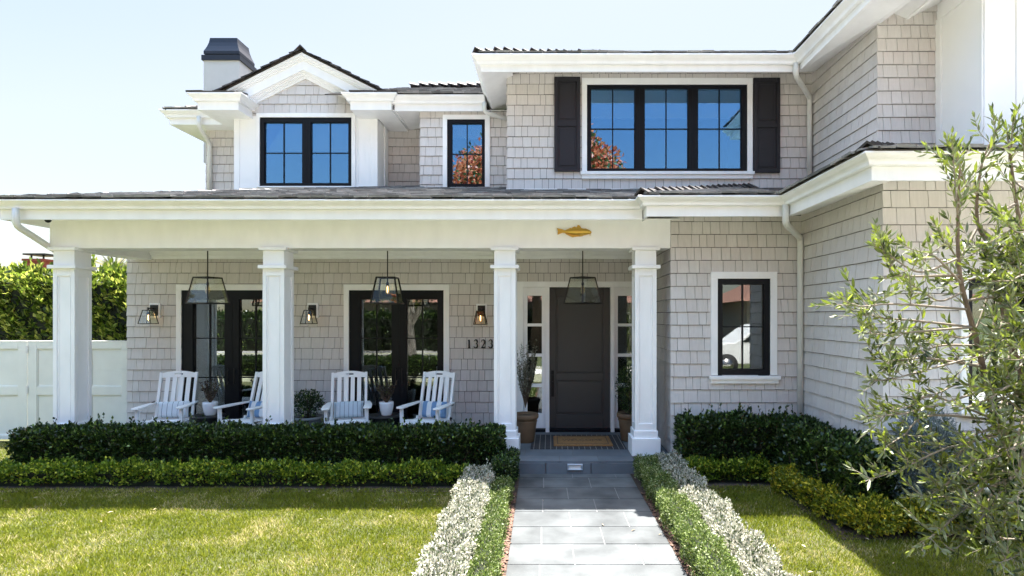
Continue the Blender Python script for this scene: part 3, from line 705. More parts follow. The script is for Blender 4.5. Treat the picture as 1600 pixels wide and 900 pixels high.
hcap((wx0+.03,wy0+.03,ez+.02), (wx0+1.5,wy0+1.5,ez+1.5*SL+.02), step=.155, wd=.2, lift=.045)
wr.build("wing_roof", [M['roof'], M['backing']], house, fix=False)
# upper roofs
US = .44; ku = 1/math.sqrt(1+US*US); uz = 5.845
ur = MB(); ux0, uy0 = -1.13, 8.42
tile_plane((ux0,uy0,uz), (1,0,0), (0,1,US), 4.7, 1.3, lim=lambda v: (v*ku, 4.7+v*ku), mb=ur, course=.2)
ur.prism([(ux0,uy0,uz),(3.6,uy0,uz),(6.4,uy0+2.8,uz+2.8*US),(ux0+2.8,uy0+2.8,uz+2.8*US)], (0,0,-.02), 1)
ur.prism([(ux0,uy0,uz),(ux0+2.8,uy0+2.8,uz+2.8*US),(ux0+2.8,17,uz+2.8*US),(ux0,17,uz)], (0,0,-.02), 1)
ur.prism([(3.6,uy0,uz),(6.4,uy0+2.8,uz+2.8*US),(8.5,uy0+2.8,uz+2.8*US),(8.5,6.35,uz+2.2),(6.4,6.35,uz+2.8*US),(3.6,6.35,uz)], (0,0,-.02), 1)
ur.prism([(1.5,11.2,uz+2.8*US),(8.5,11.2,uz+2.8*US),(8.5,17,uz),(1.5,17,uz)], (0,0,-.02), 1)
tile_plane((3.6,uy0,uz), (0,-1,0), (1,0,US), 1.9, .5, mb=ur, course=.2)
ur.build("upper_roof", [M['roof'], M['backing']], house, fix=False)
hcap((ux0+.03,uy0+.03,uz+.01), (ux0+2.6,uy0+2.6,uz+2.6*US+.01), step=.2, wd=.22, lift=.075)
nr = MB(); ny0 = 9.84; nz = 5.80
tile_plane((-3.2,ny0,nz), (1,0,0), (0,1,US), 2.2, 2.3, mb=nr, course=.2)
nr.prism([(-3.9,ny0,nz),(-1.0,ny0,nz),(-1.0,12.05,nz+2.2*US),(-3.9,12.05,nz+2.2*US)], (0,0,-.02), 1)
nr.prism([(-3.9,12.05,nz+2.2*US),(-1.0,12.05,nz+2.2*US),(-1,17,nz-.2),(-3.9,17,nz-.2)], (0,0,-.02), 1)
tile_plane((-7.2,10.55,nz), (1,0,0), (0,1,US), 3.4, 1.6, lim=lambda v: (v*ku, 3.4), mb=nr, course=.2)
nr.prism([(-7.2,10.55,nz),(-3.9,10.55,nz),(-3.9,12.05,nz+1.5*US),(-5.7,12.05,nz+1.5*US)], (0,0,-.02), 1)
nr.prism([(-7.2,10.55,nz),(-5.7,12.05,nz+1.5*US),(-5.7,17,nz+1.5*US),(-7.2,17,nz)], (0,0,-.02), 1)
nr.prism([(-5.7,12.05,nz+1.5*US),(-3.9,12.05,nz+1.5*US),(-3.9,17,nz),(-5.7,17,nz)], (0,0,-.02), 1)
nr.build("upper_roof", [M['roof'], M['backing']], house, fix=False)
hcap((-7.18,10.57,nz), (-5.7,12.05,nz+1.5*US), lift=.03); hcap((-2.95,11.95,nz+2.18*US+.03), (-1.1,11.95,nz+2.18*US+.03), step=.2, lift=.07)
dr_ = MB(); da = 6.695
for sx in (-1, 1):
    tile_plane((GX+sx*1.52,10.10,da-.5*1.52), (0,1,0), (-sx,0,.5), 3.0, 1.62, mb=dr_, course=.19, thick=.026)
    dr_.prism([(GX+sx*1.50,10.15,da-.75),(GX,10.15,da),(GX,13,da),(GX+sx*1.50,13,da-.75)], (0,0,-.02), 1)
    # little roofs over the cornice returns
    a, b = sorted((GX+sx*1.0, GX+sx*1.80))
    tile_plane((a-.02,9.80,5.805), (1,0,0), (0,1,.30), b-a+.04, .42, mb=dr_, course=.15)
hipcaps(dr_, (GX,10.10,da+.01), (GX,12.6,da+.01), step=.2, wd=.22, lift=.05, droop=.5)
dr_.build("dormer_roof", [M['ridge'], M['backing']], house, fix=False)

# --- porch beam, ceiling, crown
bmn = MB(); BD = 7.38
bmn.box(-6.49, 1.556, BD, 7.66, 2.837, 3.243); bmn.build("porch_beam", M['white'], house, bevel=.004)
MB().box(-6.49, -6.21, 7.66, 8.88, 2.837, 3.243).build("porch_beam", M['white'], house, bevel=.004)
MB().box(-6.21, 1.555, 7.66, 8.88, 3.05, 3.10).build("porch_ceiling", M['white'], house)
cr = MB(); cr.box(-6.205, 1.55, 8.845, 8.878, 2.85, 2.905); cr.box(-6.205, 1.55, 8.82, 8.878, 2.905, 2.93); cr.box(-6.205, 1.55, 8.795, 8.878, 2.93, 3.049)
cr.box(-6.205, 1.55, 7.665, 7.70, 2.87, 3.045)
cr.build("crown_moulding", M['white'], house, bevel=.004)
# --- columns
def column(cx):
    w_ = .14; y0 = 7.36; cy = y0+w_; mb = MB()
    def ring(hw, z0, z1, mbx=mb): mbx.box(cx-hw, cx+hw, cy-hw, cy+hw, z0, z1)
    # shaft: corner stiles and recessed panels
    s_ = .050; zt, zb = 2.479, .569; z0s, z1s = .47, 2.575
    mb.box(cx-w_+.016, cx+w_-.016, cy-w_+.016, cy+w_-.016, z0s, z1s)
    for ax in (-1, 1):
        for ay in (-1, 1):
            xa, xb = sorted((cx+ax*w_, cx+ax*(w_-s_))); ya, yb = sorted((cy+ay*w_, cy+ay*(w_-s_))); mb.box(xa, xb, ya, yb, z0s, z1s)
    for a, b in ((z0s, zb), (zt, z1s)):
        for sg in (-1, 1):
            ya, yb = sorted((cy+sg*(w_-.0005), cy+sg*(w_-.018))); mb.box(cx-w_+s_, cx+w_-s_, ya, yb, a, b)
            xa, xb = sorted((cx+sg*(w_-.0005), cx+sg*(w_-.018))); mb.box(xa, xb, cy-w_+s_, cy+w_-s_, a, b)
    for sg in (-1, 1):  # panel beads
        yq = cy+sg*(w_-.009); mm = .012
        for x in (cx-w_+s_+.012, cx+w_-s_-.012-.01): mb.box(x, x+.01, min(yq, yq-sg*.008), max(yq, yq-sg*.008), zb+.012, zt-.012)
        for x in (cy-w_+s_+.012, cy+w_-s_-.012-.01): xq = cx+sg*(w_-.006); mb.box(min(xq, xq-sg*.006), max(xq, xq-sg*.006), x, x+.01, zb+.012, zt-.012)
    o = mb.build("column", M['white'], house, bevel=.002)
    c = MB(); ring(.137, 2.615, 2.81, c); ring(.183, 2.573, 2.617, c); ring(.178, 2.808, 2.851, c); c.build("capital", M['white'], o, bevel=.003)
    b = MB(); ring(.157, .37, .478, b); ring(.162, .478-.012, .488, b) if False else None; ring(.185, PF, .385, b); b.build("base", M['white'], o, bevel=.004)
for cx in (-6.29, -3.58, -.59, 1.232): column(cx)

# --- downspouts
def spout(pts, r=.038):
    mb = MB(); P3 = []
    pts = [Vector(p) for p in pts]
    for i, p in enumerate(pts):
        if i in (0, len(pts)-1): P3.append(p)
        else:
            a = (pts[i-1]-p).normalized(); b = (pts[i+1]-p).normalized(); d = .07
            for t in (0, .33, .66, 1): q = p+a*d*(1-t)**2+b*d*t**2; P3.append(q)
    mb.tube(P3, r, 12); return mb.build("downspout", M['downspout'], house)
spout([(PX(1226,6.74),6.71,3.27), (PX(1226,6.74),6.71,PZ(350,6.71)), (PX(1250.5,7.33),7.33,PZ(372,7.33)), (PX(1250.5,7.33),7.33,.05)])
spout([(PX(1243.5,8.44),8.44,5.71), (PX(1243.5,8.44),8.44,5.52), (PX(1265,9.03),9.03,PZ(152,9.03)), (PX(1265,9.03),9.03,PZ(287,9.03))])
spout([(-6.505,6.93,3.27), (-6.505,6.93,PZ(352,6.93)), (-6.52,7.60,PZ(398,7.60)), (-6.44,7.72,.2)])
spout([(-6.53,10.58,5.67), (-6.53,10.58,5.48), (-6.54,10.93,PZ(224,10.93)), (-6.54,10.93,PZ(296,10.93))])
spout([(PX(757,9.88),9.88,5.67), (PX(757,9.88),9.88,5.50), (PX(797,10.0),10.0,5.41)], .036)

# --- chimney
ch = MB(); CD = 12.0; cxa, cxb = PX(318,CD), PX(374,CD); ch.box(cxa, cxb, CD, CD+.62, 5.2, PZ(92,CD)); cho = ch.build("chimney", M['stucco_ch'], house, bevel=.004)
cc = MB(); cm = ((cxa+cxb)/2, CD+.31); hx_, hy_ = (cxb-cxa)/2, .31
zc = PZ(93,CD); Z = lambda y: PZ(y,CD)
cc.box(cxa-.03, cxb+.03, CD-.03, CD+.65, zc-.02, Z(86.5))
cc.box(cxa+.02, cxb-.02, CD+.02, CD+.60, Z(86.5), Z(84.0)); cc.box(cxa-.0, cxb+.0, CD-.0, CD+.62, Z(84.0), Z(79.5))
prof = [(1.0,79.5),(.93,75),(.86,70),(.80,64),(.765,58),(.76,56.5)]
rings = []
for s_, y in prof: rings += [(cm[0]-hx_*s_,cm[1]-hy_*s_,Z(y)),(cm[0]+hx_*s_,cm[1]-hy_*s_,Z(y)),(cm[0]+hx_*s_,cm[1]+hy_*s_,Z(y)),(cm[0]-hx_*s_,cm[1]+hy_*s_,Z(y))]
cc.add(rings, [(4*i+j, 4*i+(j+1) % 4, 4*i+4+(j+1) % 4, 4*i+4+j) for i in range(len(prof)-1) for j in range(4)] + [(20,21,22,23)])
cc.build("chimney_cap", M['cap'], cho)

# ------------------------------------------------------------------ rocking chairs
def make_chair():
    t = empty("rocking_chair", (0,0,0))
    W = .27
    for sx in (-1, 1):
        mb = MB(); mb.bar((sx*(W-.005),-.27,.06), (sx*(W-.005),-.295,.525), .040, .045); mb.build("leg", M['chair'], t, bevel=.004)
        mb = MB(); mb.bar((sx*(W-.025),.10,.05), (sx*(W-.025),.16,.36), .036, .045); mb.build("leg", M['chair'], t, bevel=.004)
        mb = MB(); n = 14; th0 = -.62; th1 = .62; Rr = .95
        ps = [Vector((sx*(W-.004), .02+Rr*math.sin(th0+(th1-th0)*i/n), .02+Rr-Rr*math.cos(th0+(th1-th0)*i/n))) for i in range(n+1)]
        for a, b in zip(ps, ps[1:]): mb.bar(a, b, .034, .05)
        mb.build("rocker", M['chair'], t)
        mb = MB(); z = .535; x0, x1 = sorted((sx*(W-.06), sx*(W+.055)))
        pl = [(x0+.015,-.36,z),(x1-.015,-.36,z),(x1,-.33,z),(x1,-.05,z),(sx*(W+.02) if sx > 0 else x1,.25,z)] if False else None
        o_, i_ = sx*(W+.055), sx*(W-.055)
        poly = [(i_,-.33,z),(i_*1.0+sx*.015,-.365,z),(o_-sx*.02,-.365,z),(o_,-.33,z),(o_,-.02,z+.0),(sx*(W+.02),.27,z),(sx*(W-.03),.27,z)]
        mb.prism(poly, (0,0,.022)); mb.build("armrest", M['chair'], t, bevel=.004)
    sb = MB()
    for k in range(7):
        y = -.285+k*.068; z = .365-k*.011-(.006 if k == 0 else 0); sb.bar((-.245,y+.03,z), (.245,y+.03,z), .060, .018, up=(0,0,1))
    sb.build("seat", M['chair'], t, bevel=.004)
    ab = MB(); ab.box(-.248,.248,-.292,-.270,.278,.350); 
    for sx in (-1,1): ab.box(min(sx*.262,sx*.240), max(sx*.262,sx*.240), -.26, .18, .265, .33)
    ab.box(-.24,.24,-.285,-.265,.12,.16)
    ab.build("apron", M['chair'], t, bevel=.004)
    bb = MB(); dn = Vector((0,.185,.66)); base = Vector((0,.185,.30)); 
    def bp(x, h): q = base+dn*h; return Vector((x, q.y, q.z))
    for sx in (-1, 1): bb.bar(bp(sx*.232,-.12), bp(sx*.232,1.015), .036, .036)
    for k in range(4): x = -.1365+k*.091; bb.bar(bp(x,.0), bp(x,.94), .056, .016)
    bb.bar(bp(-.22,.03), bp(.22,.03), .05, .024)
    # arched crest rail with a hand slot
    N = 16; top = []; bot = []
    for i in range(N+1):
        x = -.216+.432*i/N; top.append((x, 1.0+.045*(1-(x/.216)**2))); bot.append((x, .90+.012*(1-(x/.216)**2)))
    off = Vector((0,-.011,.003))
    def q3(x, h, s): p = bp(x, h); return p+off*s
    for i in range(N):
        xa, xb = top[i][0], top[i+1][0]; slot = abs((xa+xb)/2) < .05
        segs = [(bot[i][1], top[i][1], bot[i+1][1], top[i+1][1])]
        if slot: segs = [(bot[i][1], .963, bot[i+1][1], .963), (.992, top[i][1], .992, top[i+1][1])]
        for (a0,a1,b0,b1) in segs:
            bb.add([q3(xa,a0,1),q3(xb,b0,1),q3(xb,b1,1),q3(xa,a1,1),q3(xa,a0,-1),q3(xb,b0,-1),q3(xb,b1,-1),q3(xa,a1,-1)], [(0,1,2,3),(7,6,5,4),(0,4,5,1),(2,6,7,3),(0,3,7,4),(1,5,6,2)])
    bb.build("backrest", M['chair'], t)
    return t
def ties(t, sides):
    for sx, z, y in sides:
        mb = MB(); 
        for k in range(7):
            a = Vector((sx*.262, y, z)); d = Vector((sx*random.uniform(.0,.8), random.uniform(-1,.3), random.uniform(-1,.8))).normalized()*.035; mb.tube([a, a+d*.6, a+d], [.008,.009,.003], 5)
        mb.build("cushion_tie", M['black'], t)
c0 = make_chair()
D1 = 7.75
def chair_at(o, fpx, bpx, rot):
    x = (PX(fpx,7.75)*.5+PX(bpx,8.28)*.5); o.location = (x, 8.05, PF); o.rotation_euler = (0,0,R(rot)); o.scale = (1,1,1)
chairs = [c0]+[copy_tree(c0) for _ in range(3)]
info = [("white slatted rocking chair nearest the white side gate, holding a pale thin-striped pillow", 244.5, 276, 13, [(1,.53,.25),(1,.34,.17),(-1,.55,.2)]),
        ("white slatted rocking chair partly hidden by the second porch column, with a blue-white pillow", 366, 415, -14, []),
        ("white slatted rocking chair beside the grey potted shrub, holding a light blue-grey pillow", 539.5, 545, 16, []),
        ("white slatted rocking chair closest to the house number, holding a bold blue and white pillow", 654, 683, -13, [(1,.54,.22),(1,.33,.15)])]
for o, (lb, f_, b_, r_, tz) in zip(chairs, info):
    tag(o, lb, "rocking chair", "white rocking chairs on the porch"); chair_at(o, f_, b_, r_); ties(o, tz)

def stripe_mat(name, base, stripe, freq, duty, off=0.0):
    m = bpy.data.materials.new(name); m.use_nodes = True; t = m.node_tree; b = t.nodes["Principled BSDF"]; b.inputs["Roughness"].default_value = .9
    tc = t.nodes.new("ShaderNodeTexCoord"); sp = t.nodes.new("ShaderNodeSeparateXYZ"); t.links.new(tc.outputs["Object"], sp.inputs[0])
    ma = t.nodes.new("ShaderNodeMath"); ma.operation = 'MULTIPLY_ADD'; ma.inputs[1].default_value = freq; ma.inputs[2].default_value = off+20; t.links.new(sp.outputs[0], ma.inputs[0])
    fr = t.nodes.new("ShaderNodeMath"); fr.operation = 'FRACT'; t.links.new(ma.outputs[0], fr.inputs[0])
    lt = t.nodes.new("ShaderNodeMath"); lt.operation = 'LESS_THAN'; lt.inputs[1].default_value = duty; t.links.new(fr.outputs[0], lt.inputs[0])
    mx = t.nodes.new("ShaderNodeMix"); mx.data_type = 'RGBA'; t.links.new(lt.outputs[0], mx.inputs[0]); mx.inputs[6].default_value = (*base,1); mx.inputs[7].default_value = (*stripe,1)
    t.links.new(mx.outputs[2], b.inputs["Base Color"])
    n = t.nodes.new("ShaderNodeTexNoise"); n.inputs["Scale"].default_value = 14; bp = t.nodes.new("ShaderNodeBump"); bp.inputs["Strength"].default_value = .5; bp.inputs["Distance"].default_value = .02
    t.links.new(tc.outputs["Object"], n.inputs["Vector"]); t.links.new(n.outputs[0], bp.inputs["Height"]); t.links.new(bp.outputs[0], b.inputs["Normal"])
    return m
def pillow(chair, m, label, dx=0):
    n = 20; W, H, T = .205, .115, .055; vs = []; mb = MB()
    for side in (1, -1):
        for i in range(n+1):
            for j in range(n+1):
                u, v = -1+2*i/n, -1+2*j/n; e = (1-u**4)*(1-v**4); x = u*W*(1-.07*(1-abs(u))*0-.06*v*v*abs(u)); z = v*H*(1-.10*u*u*0-.12*(1-u*u)*0-.05*abs(v)*u*u)
                x = u*W*(1-.05*(1-v*v)); z = v*H*(1-.06*(1-u*u)*0-.08*(1-u*u)*0)*(1-.0) ; z = v*H*(1-.09*(1-abs(u))**.5*0)
                vs.append((x, side*T*max(e,0)**.55, z))
    fs = []
    for s_ in (0, 1):
        b = s_*(n+1)**2
        for i in range(n):
            for j in range(n): a = b+i*(n+1)+j; fs.append((a, a+1, a+n+2, a+n+1))
    mb.add(vs, fs, 0, True); o = mb.build("pillow", m)
    Rm = Matrix.Rotation(chair.rotation_euler.z, 4, 'Z')
    loc = chair.location + Rm @ Vector((dx, .165, .455)); o.location = loc; o.rotation_euler = (R(-14), 0, chair.rotation_euler.z)
    tag(o, label, "pillow", "striped pillows on the rocking chairs")
pillow(chairs[0], stripe_mat("pillow_thin_stripe", (.66,.70,.74), (.10,.13,.18), 15, .09), "off-white pillow with thin dark stripes on the leftmost rocking chair")
pillow(chairs[1], stripe_mat("pillow_blue_white", (.70,.72,.74), (.17,.29,.47), 6.2, .5, .3), "blue and white striped pillow half hidden behind the porch column")
pillow(chairs[2], stripe_mat("pillow_ice_blue", (.52,.60,.66), (.10,.14,.20), 17, .10), "light blue-grey pillow with fine dark stripes on the chair beside the potted shrub")
pillow(chairs[3], stripe_mat("pillow_bold_blue", (.70,.72,.74), (.16,.28,.46), 7.0, .5, .1), "bold blue and white striped pillow on the chair closest to the house number")

# ------------------------------------------------------------------ side tables, pots and porch plants
M['table'] = mat("black_table", (.018,.016,.016), .5)
def side_table(x, y, label, r=.23):
    t = empty("side_table", (x,y,PF), label, "side table", "black side tables between the rockers")
    MB().lathe([(r-.01,.335),(r,.342),(r,.358),(r-.008,.366),(0.001,.366)], n=32).build("table_top", M['table'], t)
    MB().lathe([(r*.62,0),(r*.60,.03),(r*.42,.17),(r*.60,.31),(r*.64,.335)], n=24).build("pedestal", M['table'], t)
    return t
TY = 8.28
t1x, t2x = PX(325,TY), PX(601,TY)
side_table(t1x, TY, "round black side table between the two rockers behind the second column"); side_table(t2x, TY, "round black side table under the white pot in front of the unobstructed french doors")
def foliage(name, parent, Pt, ax, L, Wd, m, fold=.25, curl=0.): 
    return raw_mesh(name, leaf_verts(np.asarray(Pt,float), np.asarray(ax,float), np.asarray(L,float), np.asarray(Wd,float), fold, curl), 4, m, parent)
def shrub_points(n, c, rad, pw=.5):
    d = unit(rng.normal(size=(n,3))); r = rng.uniform(0,1,n)**pw
    return np.array(c)+d*r[:,None]*np.array(rad), d
M['leaf_dark'] = leaf_mat("laurel_leaf", (.010,.024,.006), (.045,.085,.018), (.20,.30,.055), .10, trans=.26, rough=.33, spec=.6)
M['leaf_low'] = leaf_mat("box_leaf", (.035,.085,.010), (.20,.29,.025), (.55,.60,.07), .18, trans=.40, rough=.42, spec=.35)
M['leaf_red'] = leaf_mat("plum_leaf", (.03,.02,.02), (.06,.04,.03), (.10,.12,.04), .2, trans=.25)
M['leaf_airy'] = leaf_mat("small_grey_leaf", (.08,.09,.06), (.20,.21,.15), (.40,.40,.32), .2, trans=.3)
def twiggy(parent, n, c, h, spread, m_leaf, leafL, leafW, lpt=16, r0=.004, stem_h=0.0, name="foliage"):
    mb = MB(); P_, A_ = [], []
    for k in range(n):
        a = random.uniform(0,6.28); s_ = spread*math.sqrt(random.random()); hh = h*random.uniform(.55,1)
        p0 = Vector(c)+Vector((0,0,stem_h)); p3 = Vector(c)+Vector((math.cos(a)*s_, math.sin(a)*s_, hh)); p1 = p0.lerp(p3,.4)+Vector((math.cos(a+1)*s_*.2,math.sin(a+1)*s_*.2,.02)); 
        pts = [p0, p1, p0.lerp(p3,.7)+Vector((0,0,.01)), p3]; mb.tube(pts, [r0,r0*.8,r0*.6,r0*.3], 4, cap=False)
        for j in range(lpt):
            t = random.uniform(.22,1); i = min(int(t*3),2); f = t*3-i; q = pts[i].lerp(pts[i+1], f); P_.append(q+Vector([random.gauss(0,.006) for _ in range(3)])); A_.append((p3-p0).normalized()*.6+Vector([random.gauss(0,.6) for _ in range(3)]))
    mb.build("stem", M['stem'], parent, fix=False); N = len(P_)
    foliage(name, parent, P_, A_, rng.uniform(.7,1.2,N)*leafL, rng.uniform(.8,1.2,N)*leafW, m_leaf)
def white_pot(px, label, y=TY-.03):
    x = PX(px, y); t = empty("potted_plant", (x,y,PF+.366), label, "potted plant", "white pots on the black side tables")
    mb = MB(); prof = [(.062,0),(.07,.008),(.072,.016),(.088,.07),(.098,.13),(.100,.175),(.098,.195),(.088,.195),(.086,.165),(.02,.16)]
    mb.lathe(prof, n=28); mb.build("pot", M['ceramic'], t); MB().lathe([(.085,.16),(.001,.168)], n=16).build("soil", M['soil'], t)
    twiggy(t, 26, (0,0,.165), .36, .17, M['leaf_red'], .034, .016, 14)
white_pot(328.5, "white ceramic pot with a dark leafy plant on the table near the hidden rocker")
white_pot(604, "white ceramic pot with a dark leafy plant in front of the french doors' centre")
gp = empty("potted_shrub", (PX(481,8.35),8.35,PF), "round grey planter with a small dark green shrub between column and rocking chair", "potted shrub")
MB().lathe([(.15,0),(.17,.02),(.195,.20),(.20,.29),(.215,.295),(.215,.335),(.195,.335),(.185,.29),(.01,.285)], n=32).build("pot", M['planter'], gp)
MB().lathe([(.188,.30),(.001,.31)], n=16).build("soil", M['soil'], gp)
p_, d_ = shrub_points(1500, (0,0,.52), (.22,.20,.20), .45); foliage("foliage", gp, p_, d_+[0,0,.6]+rng.normal(size=p_.shape)*.4, rng.uniform(.025,.045,1500), rng.uniform(.014,.022,1500), M['leaf_dark'])
ms_ = MB(); [ms_.tube([(0,0,.3),(random.uniform(-.1,.1),random.uniform(-.1,.1),.62)], [.008,.003], 5) for _ in range(7)]; ms_.build("stem", M['stem'], gp, fix=False)
def brown_pot(px, D, label, kind, s=1):
    x = PX(px, D); t = empty("potted_tree", (x,D,PF), label, "potted plant", "brown clay pots flanking the front door")
    MB().lathe([(.115,0),(.125,.01),(.165,.30),(.17,.335),(.180,.337),(.188,.35),(.190,.39),(.182,.405),(.165,.405),(.155,.36),(.01,.355)], n=36).build("pot", M['terra'], t)
    MB().lathe([(.1495,.293),(.170,.297),(.170,.305),(.160,.309)], n=36).build("pot_band", M['terra'], t)
    MB().lathe([(.158,.365),(.001,.375)], n=16).build("soil", M['soil'], t)
    if kind == 0: twiggy(t, 44, (0,0,.37), 1.08, .17, M['leaf_airy'], .030, .012, 55, .004, .12, )
    else:
        p_, d_ = shrub_points(3200, (0,0,.75), (.20,.20,.36), .4); foliage("foliage", t, p_, d_+rng.normal(size=p_.shape)*.5, rng.uniform(.02,.035,3200), rng.uniform(.012,.018,3200), M['leaf_dark'])
        MB().tube([(0,0,.36),(0,0,.9)], [.014,.006], 6).build("trunk", M['stem'], t)
brown_pot(821, 8.16, "brown clay pot with an airy small-leaved shrub left of the front door", 0)
brown_pot(984, 8.25, "brown clay pot with a dense dark shrub right of the front door", 1)

# ------------------------------------------------------------------ mats
rg = MB(); rg.box(-.27,1.03,7.69,8.62,PF,PF+.008)
tag(rg.build("porch_rug", stripe_mat("rug_stripe", (.035,.033,.035), (.22,.20,.18), 13, .13)), "dark woven rug with thin pale stripes under the doormat", "rug")
M['coir'] = mat("coir", (.30,.155,.055), .95, noise=.25, nscale=60, bump=1, bscale=180)
M['coirdark'] = mat("coir_print", (.12,.07,.04), .95)
dm = empty("doormat", (0,0,0), "brown coir doormat with a dark border and the word WELCOME", "doormat")
x0,x1,y0,y1,z = .045,.862,7.83,8.42,PF+.009
mb = MB(); mb.box(x0,x1,y0,y1,z,z+.022); mb.build("mat_body", M['coir'], dm, bevel=.006)
mb = MB(); i0, i1, zt = .05, .058, z+.0235
for a in ((x0+.05,x1-.05,y0+.05,y0+.066),(x0+.05,x1-.05,y1-.066,y1-.05),(x0+.05,x0+.062,y0+.066,y1-.066),(x1-.062,x1-.05,y0+.066,y1-.066)): mb.box(*a, z+.0205, zt)
mb.build("border_print", M['coirdark'], dm)
def text_obj(body, size, name, m, parent, loc, rot, extrude=.001, sx=1):
    cu = bpy.data.curves.new(name, 'FONT'); cu.body = body; cu.size = size; cu.align_x = 'CENTER'; cu.align_y = 'CENTER'; cu.extrude = extrude
    o = bpy.data.objects.new(name+"_tmp", cu); COL.objects.link(o); bpy.context.view_layer.update()
    me = bpy.data.meshes.new_from_object(o.evaluated_get(bpy.context.evaluated_depsgraph_get())); bpy.data.objects.remove(o)
    me.materials.clear(); me.materials.append(m); q = bpy.data.objects.new(name, me); COL.objects.link(q); q.location = loc; q.rotation_euler = rot; q.scale = (sx,1,1); q.parent = parent; return q
text_obj("WELCOME", .15, "lettering", M['coirdark'], dm, ((x0+x1)/2,(y0+y1)/2+.0,z+.0232), (0,0,0), .001, .78)

# ------------------------------------------------------------------ house number
hn = empty("house_number", (0,0,0), "black serif metal house number reading 1323 on the shingles", "house number")
def digit(ch_, cx, cz, h, y):
    w_ = h*.5; mb = MB()
    def tb(pts, r): mb.tube([(cx+p[0]*w_, y, cz+p[1]*h) for p in pts], r, 6)
    def arc(cx_, cz_, rx_, rz_, a0, a1, n=14): return [(cx_+rx_*math.cos(R(a0+(a1-a0)*i/n)), cz_+rz_*math.sin(R(a0+(a1-a0)*i/n))) for i in range(n+1)]
    t = .011
    if ch_ == '1': tb([(0,-.5),(0,.5)], t*1.15); tb([(-.3,-.5),(.3,-.5)], t*.6); tb([(0,.48),(-.28,.36)], t*.6)
    if ch_ == '2':
        p = arc(0,.22,.42,.27,160,-30); n_ = len(p); rs = [.006+.007*min(1,max(0,(i-4)/6)) for i in range(n_)]; tb(p, rs); tb([p[-1],(.1,-.12),(-.4,-.47)], [t*1.15,t*.8,t*.6]); tb([(-.42,-.47),(.1,-.46),(.38,-.48),(.44,-.30)], [t*.7,t*1.2,t*.8,t*.4]); tb([(-.40,.26),(-.37,.24)], t*1.3)
    if ch_ == '3':
        p = arc(-.02,.26,.36,.23,155,-85); tb(p, [.006+.007*math.sin(math.pi*i/(len(p)-1)) for i in range(len(p))])
        p = arc(-.02,-.23,.42,.26,85,-155); tb(p, [.006+.008*math.sin(math.pi*i/(len(p)-1)) for i in range(len(p))]); tb([(-.36,.36),(-.33,.33)], t*1.3); tb([(-.40,-.36),(-.37,-.33)], t*1.3)
    mb.build("digit", M['metal'], hn)
for c_, px in zip("1323", (733, 743.5, 754.8, 766.5)): digit(c_, PX(px,8.865), PZ(537.3,8.865), .128, 8.862)

# ------------------------------------------------------------------ wall lanterns and pendants
def frustum_lamp(parent, cx, cy, zt, zb, wt, wb, bar, mats=('metal','glass_lamp')):
    mb = MB(); ct = [(cx+sx*wt/2, cy+sy*wt/2, zt) for sx, sy in ((-1,-1),(1,-1),(1,1),(-1,1))]; cb = [(cx+sx*wb/2, cy+sy*wb/2, zb) for sx, sy in ((-1,-1),(1,-1),(1,1),(-1,1))]
    for i in range(4):
        mb.bar(ct[i], ct[(i+1)%4], bar, bar); mb.bar(cb[i], cb[(i+1)%4], bar, bar); mb.bar(ct[i], cb[i], bar, bar)
    return mb, ct, cb
def glass_panes(parent, ct, cb, th=.003):
    mb = MB()
    for i in range(4):
        a, b, c, d = [Vector(q) for q in (ct[i], ct[(i+1)%4], cb[(i+1)%4], cb[i])]; n = (b-a).cross(c-a).normalized()*th; mb.prism([a,b,c,d], n)
    return mb.build("glass", M['glass_lamp'], parent)
def bulb(parent, x, y, z, s=1, m='bulb'):
    MB().lathe([(.011*s,.055*s),(.012*s,.03*s)], (x,y,z), 10).build("socket", M['metal'], parent)
    MB().lathe([(.001,-.045*s),(.014*s,-.036*s),(.020*s,-.015*s),(.016*s,.012*s),(.010*s,.032*s)], (x,y,z), 12).build("bulb", M['lampbulb'], parent)
    MB().tube([(x,y,z-.028*s),(x,y,z+.02*s)], .004*s, 6).build("filament", M[m], parent)
M['lampbulb'] = glass_mat("bulb_glass", .08, (1,.95,.85), (.98,.86,.65))
def wall_lantern(pxb, pyb, label):
    x, z = PX(pxb, 8.87), PZ(pyb, 8.87); t = empty("wall_lantern", (x,8.86,z), label, "wall lantern", "black wall lanterns on the porch wall")
    MB().box(-.082,.082,-.0,.045,-.115,.115).build("mounting_block", M['white_side'], t, bevel=.003)
    MB().box(-.058,.058,-.02,-.0005,-.085,.085).build("back_plate", M['metal'], t, bevel=.003)
    MB().bar((0,-.02,.03),(0,-.135,.03),.022,.016).bar((0,-.135,.045),(0,-.135,-.0),.02,.02).build("arm", M['metal'], t)
    mb, ct, cb = frustum_lamp(t, 0, -.135, .0, -.205, .105, .185, .010); mb.box(-.055,.055,-.19,-.08,-.004,.004); mb.build("cage", M['metal'], t)
    glass_panes(t, ct, cb); bulb(t, 0, -.135, -.105, 1.5)
wall_lantern(242, 485, "black wall lantern left of the french doors that stand behind the leftmost rocker")
wall_lantern(488.8, 485, "black wall lantern between the two pairs of french doors")
wall_lantern(752.5, 486, "black wall lantern directly above the house number")
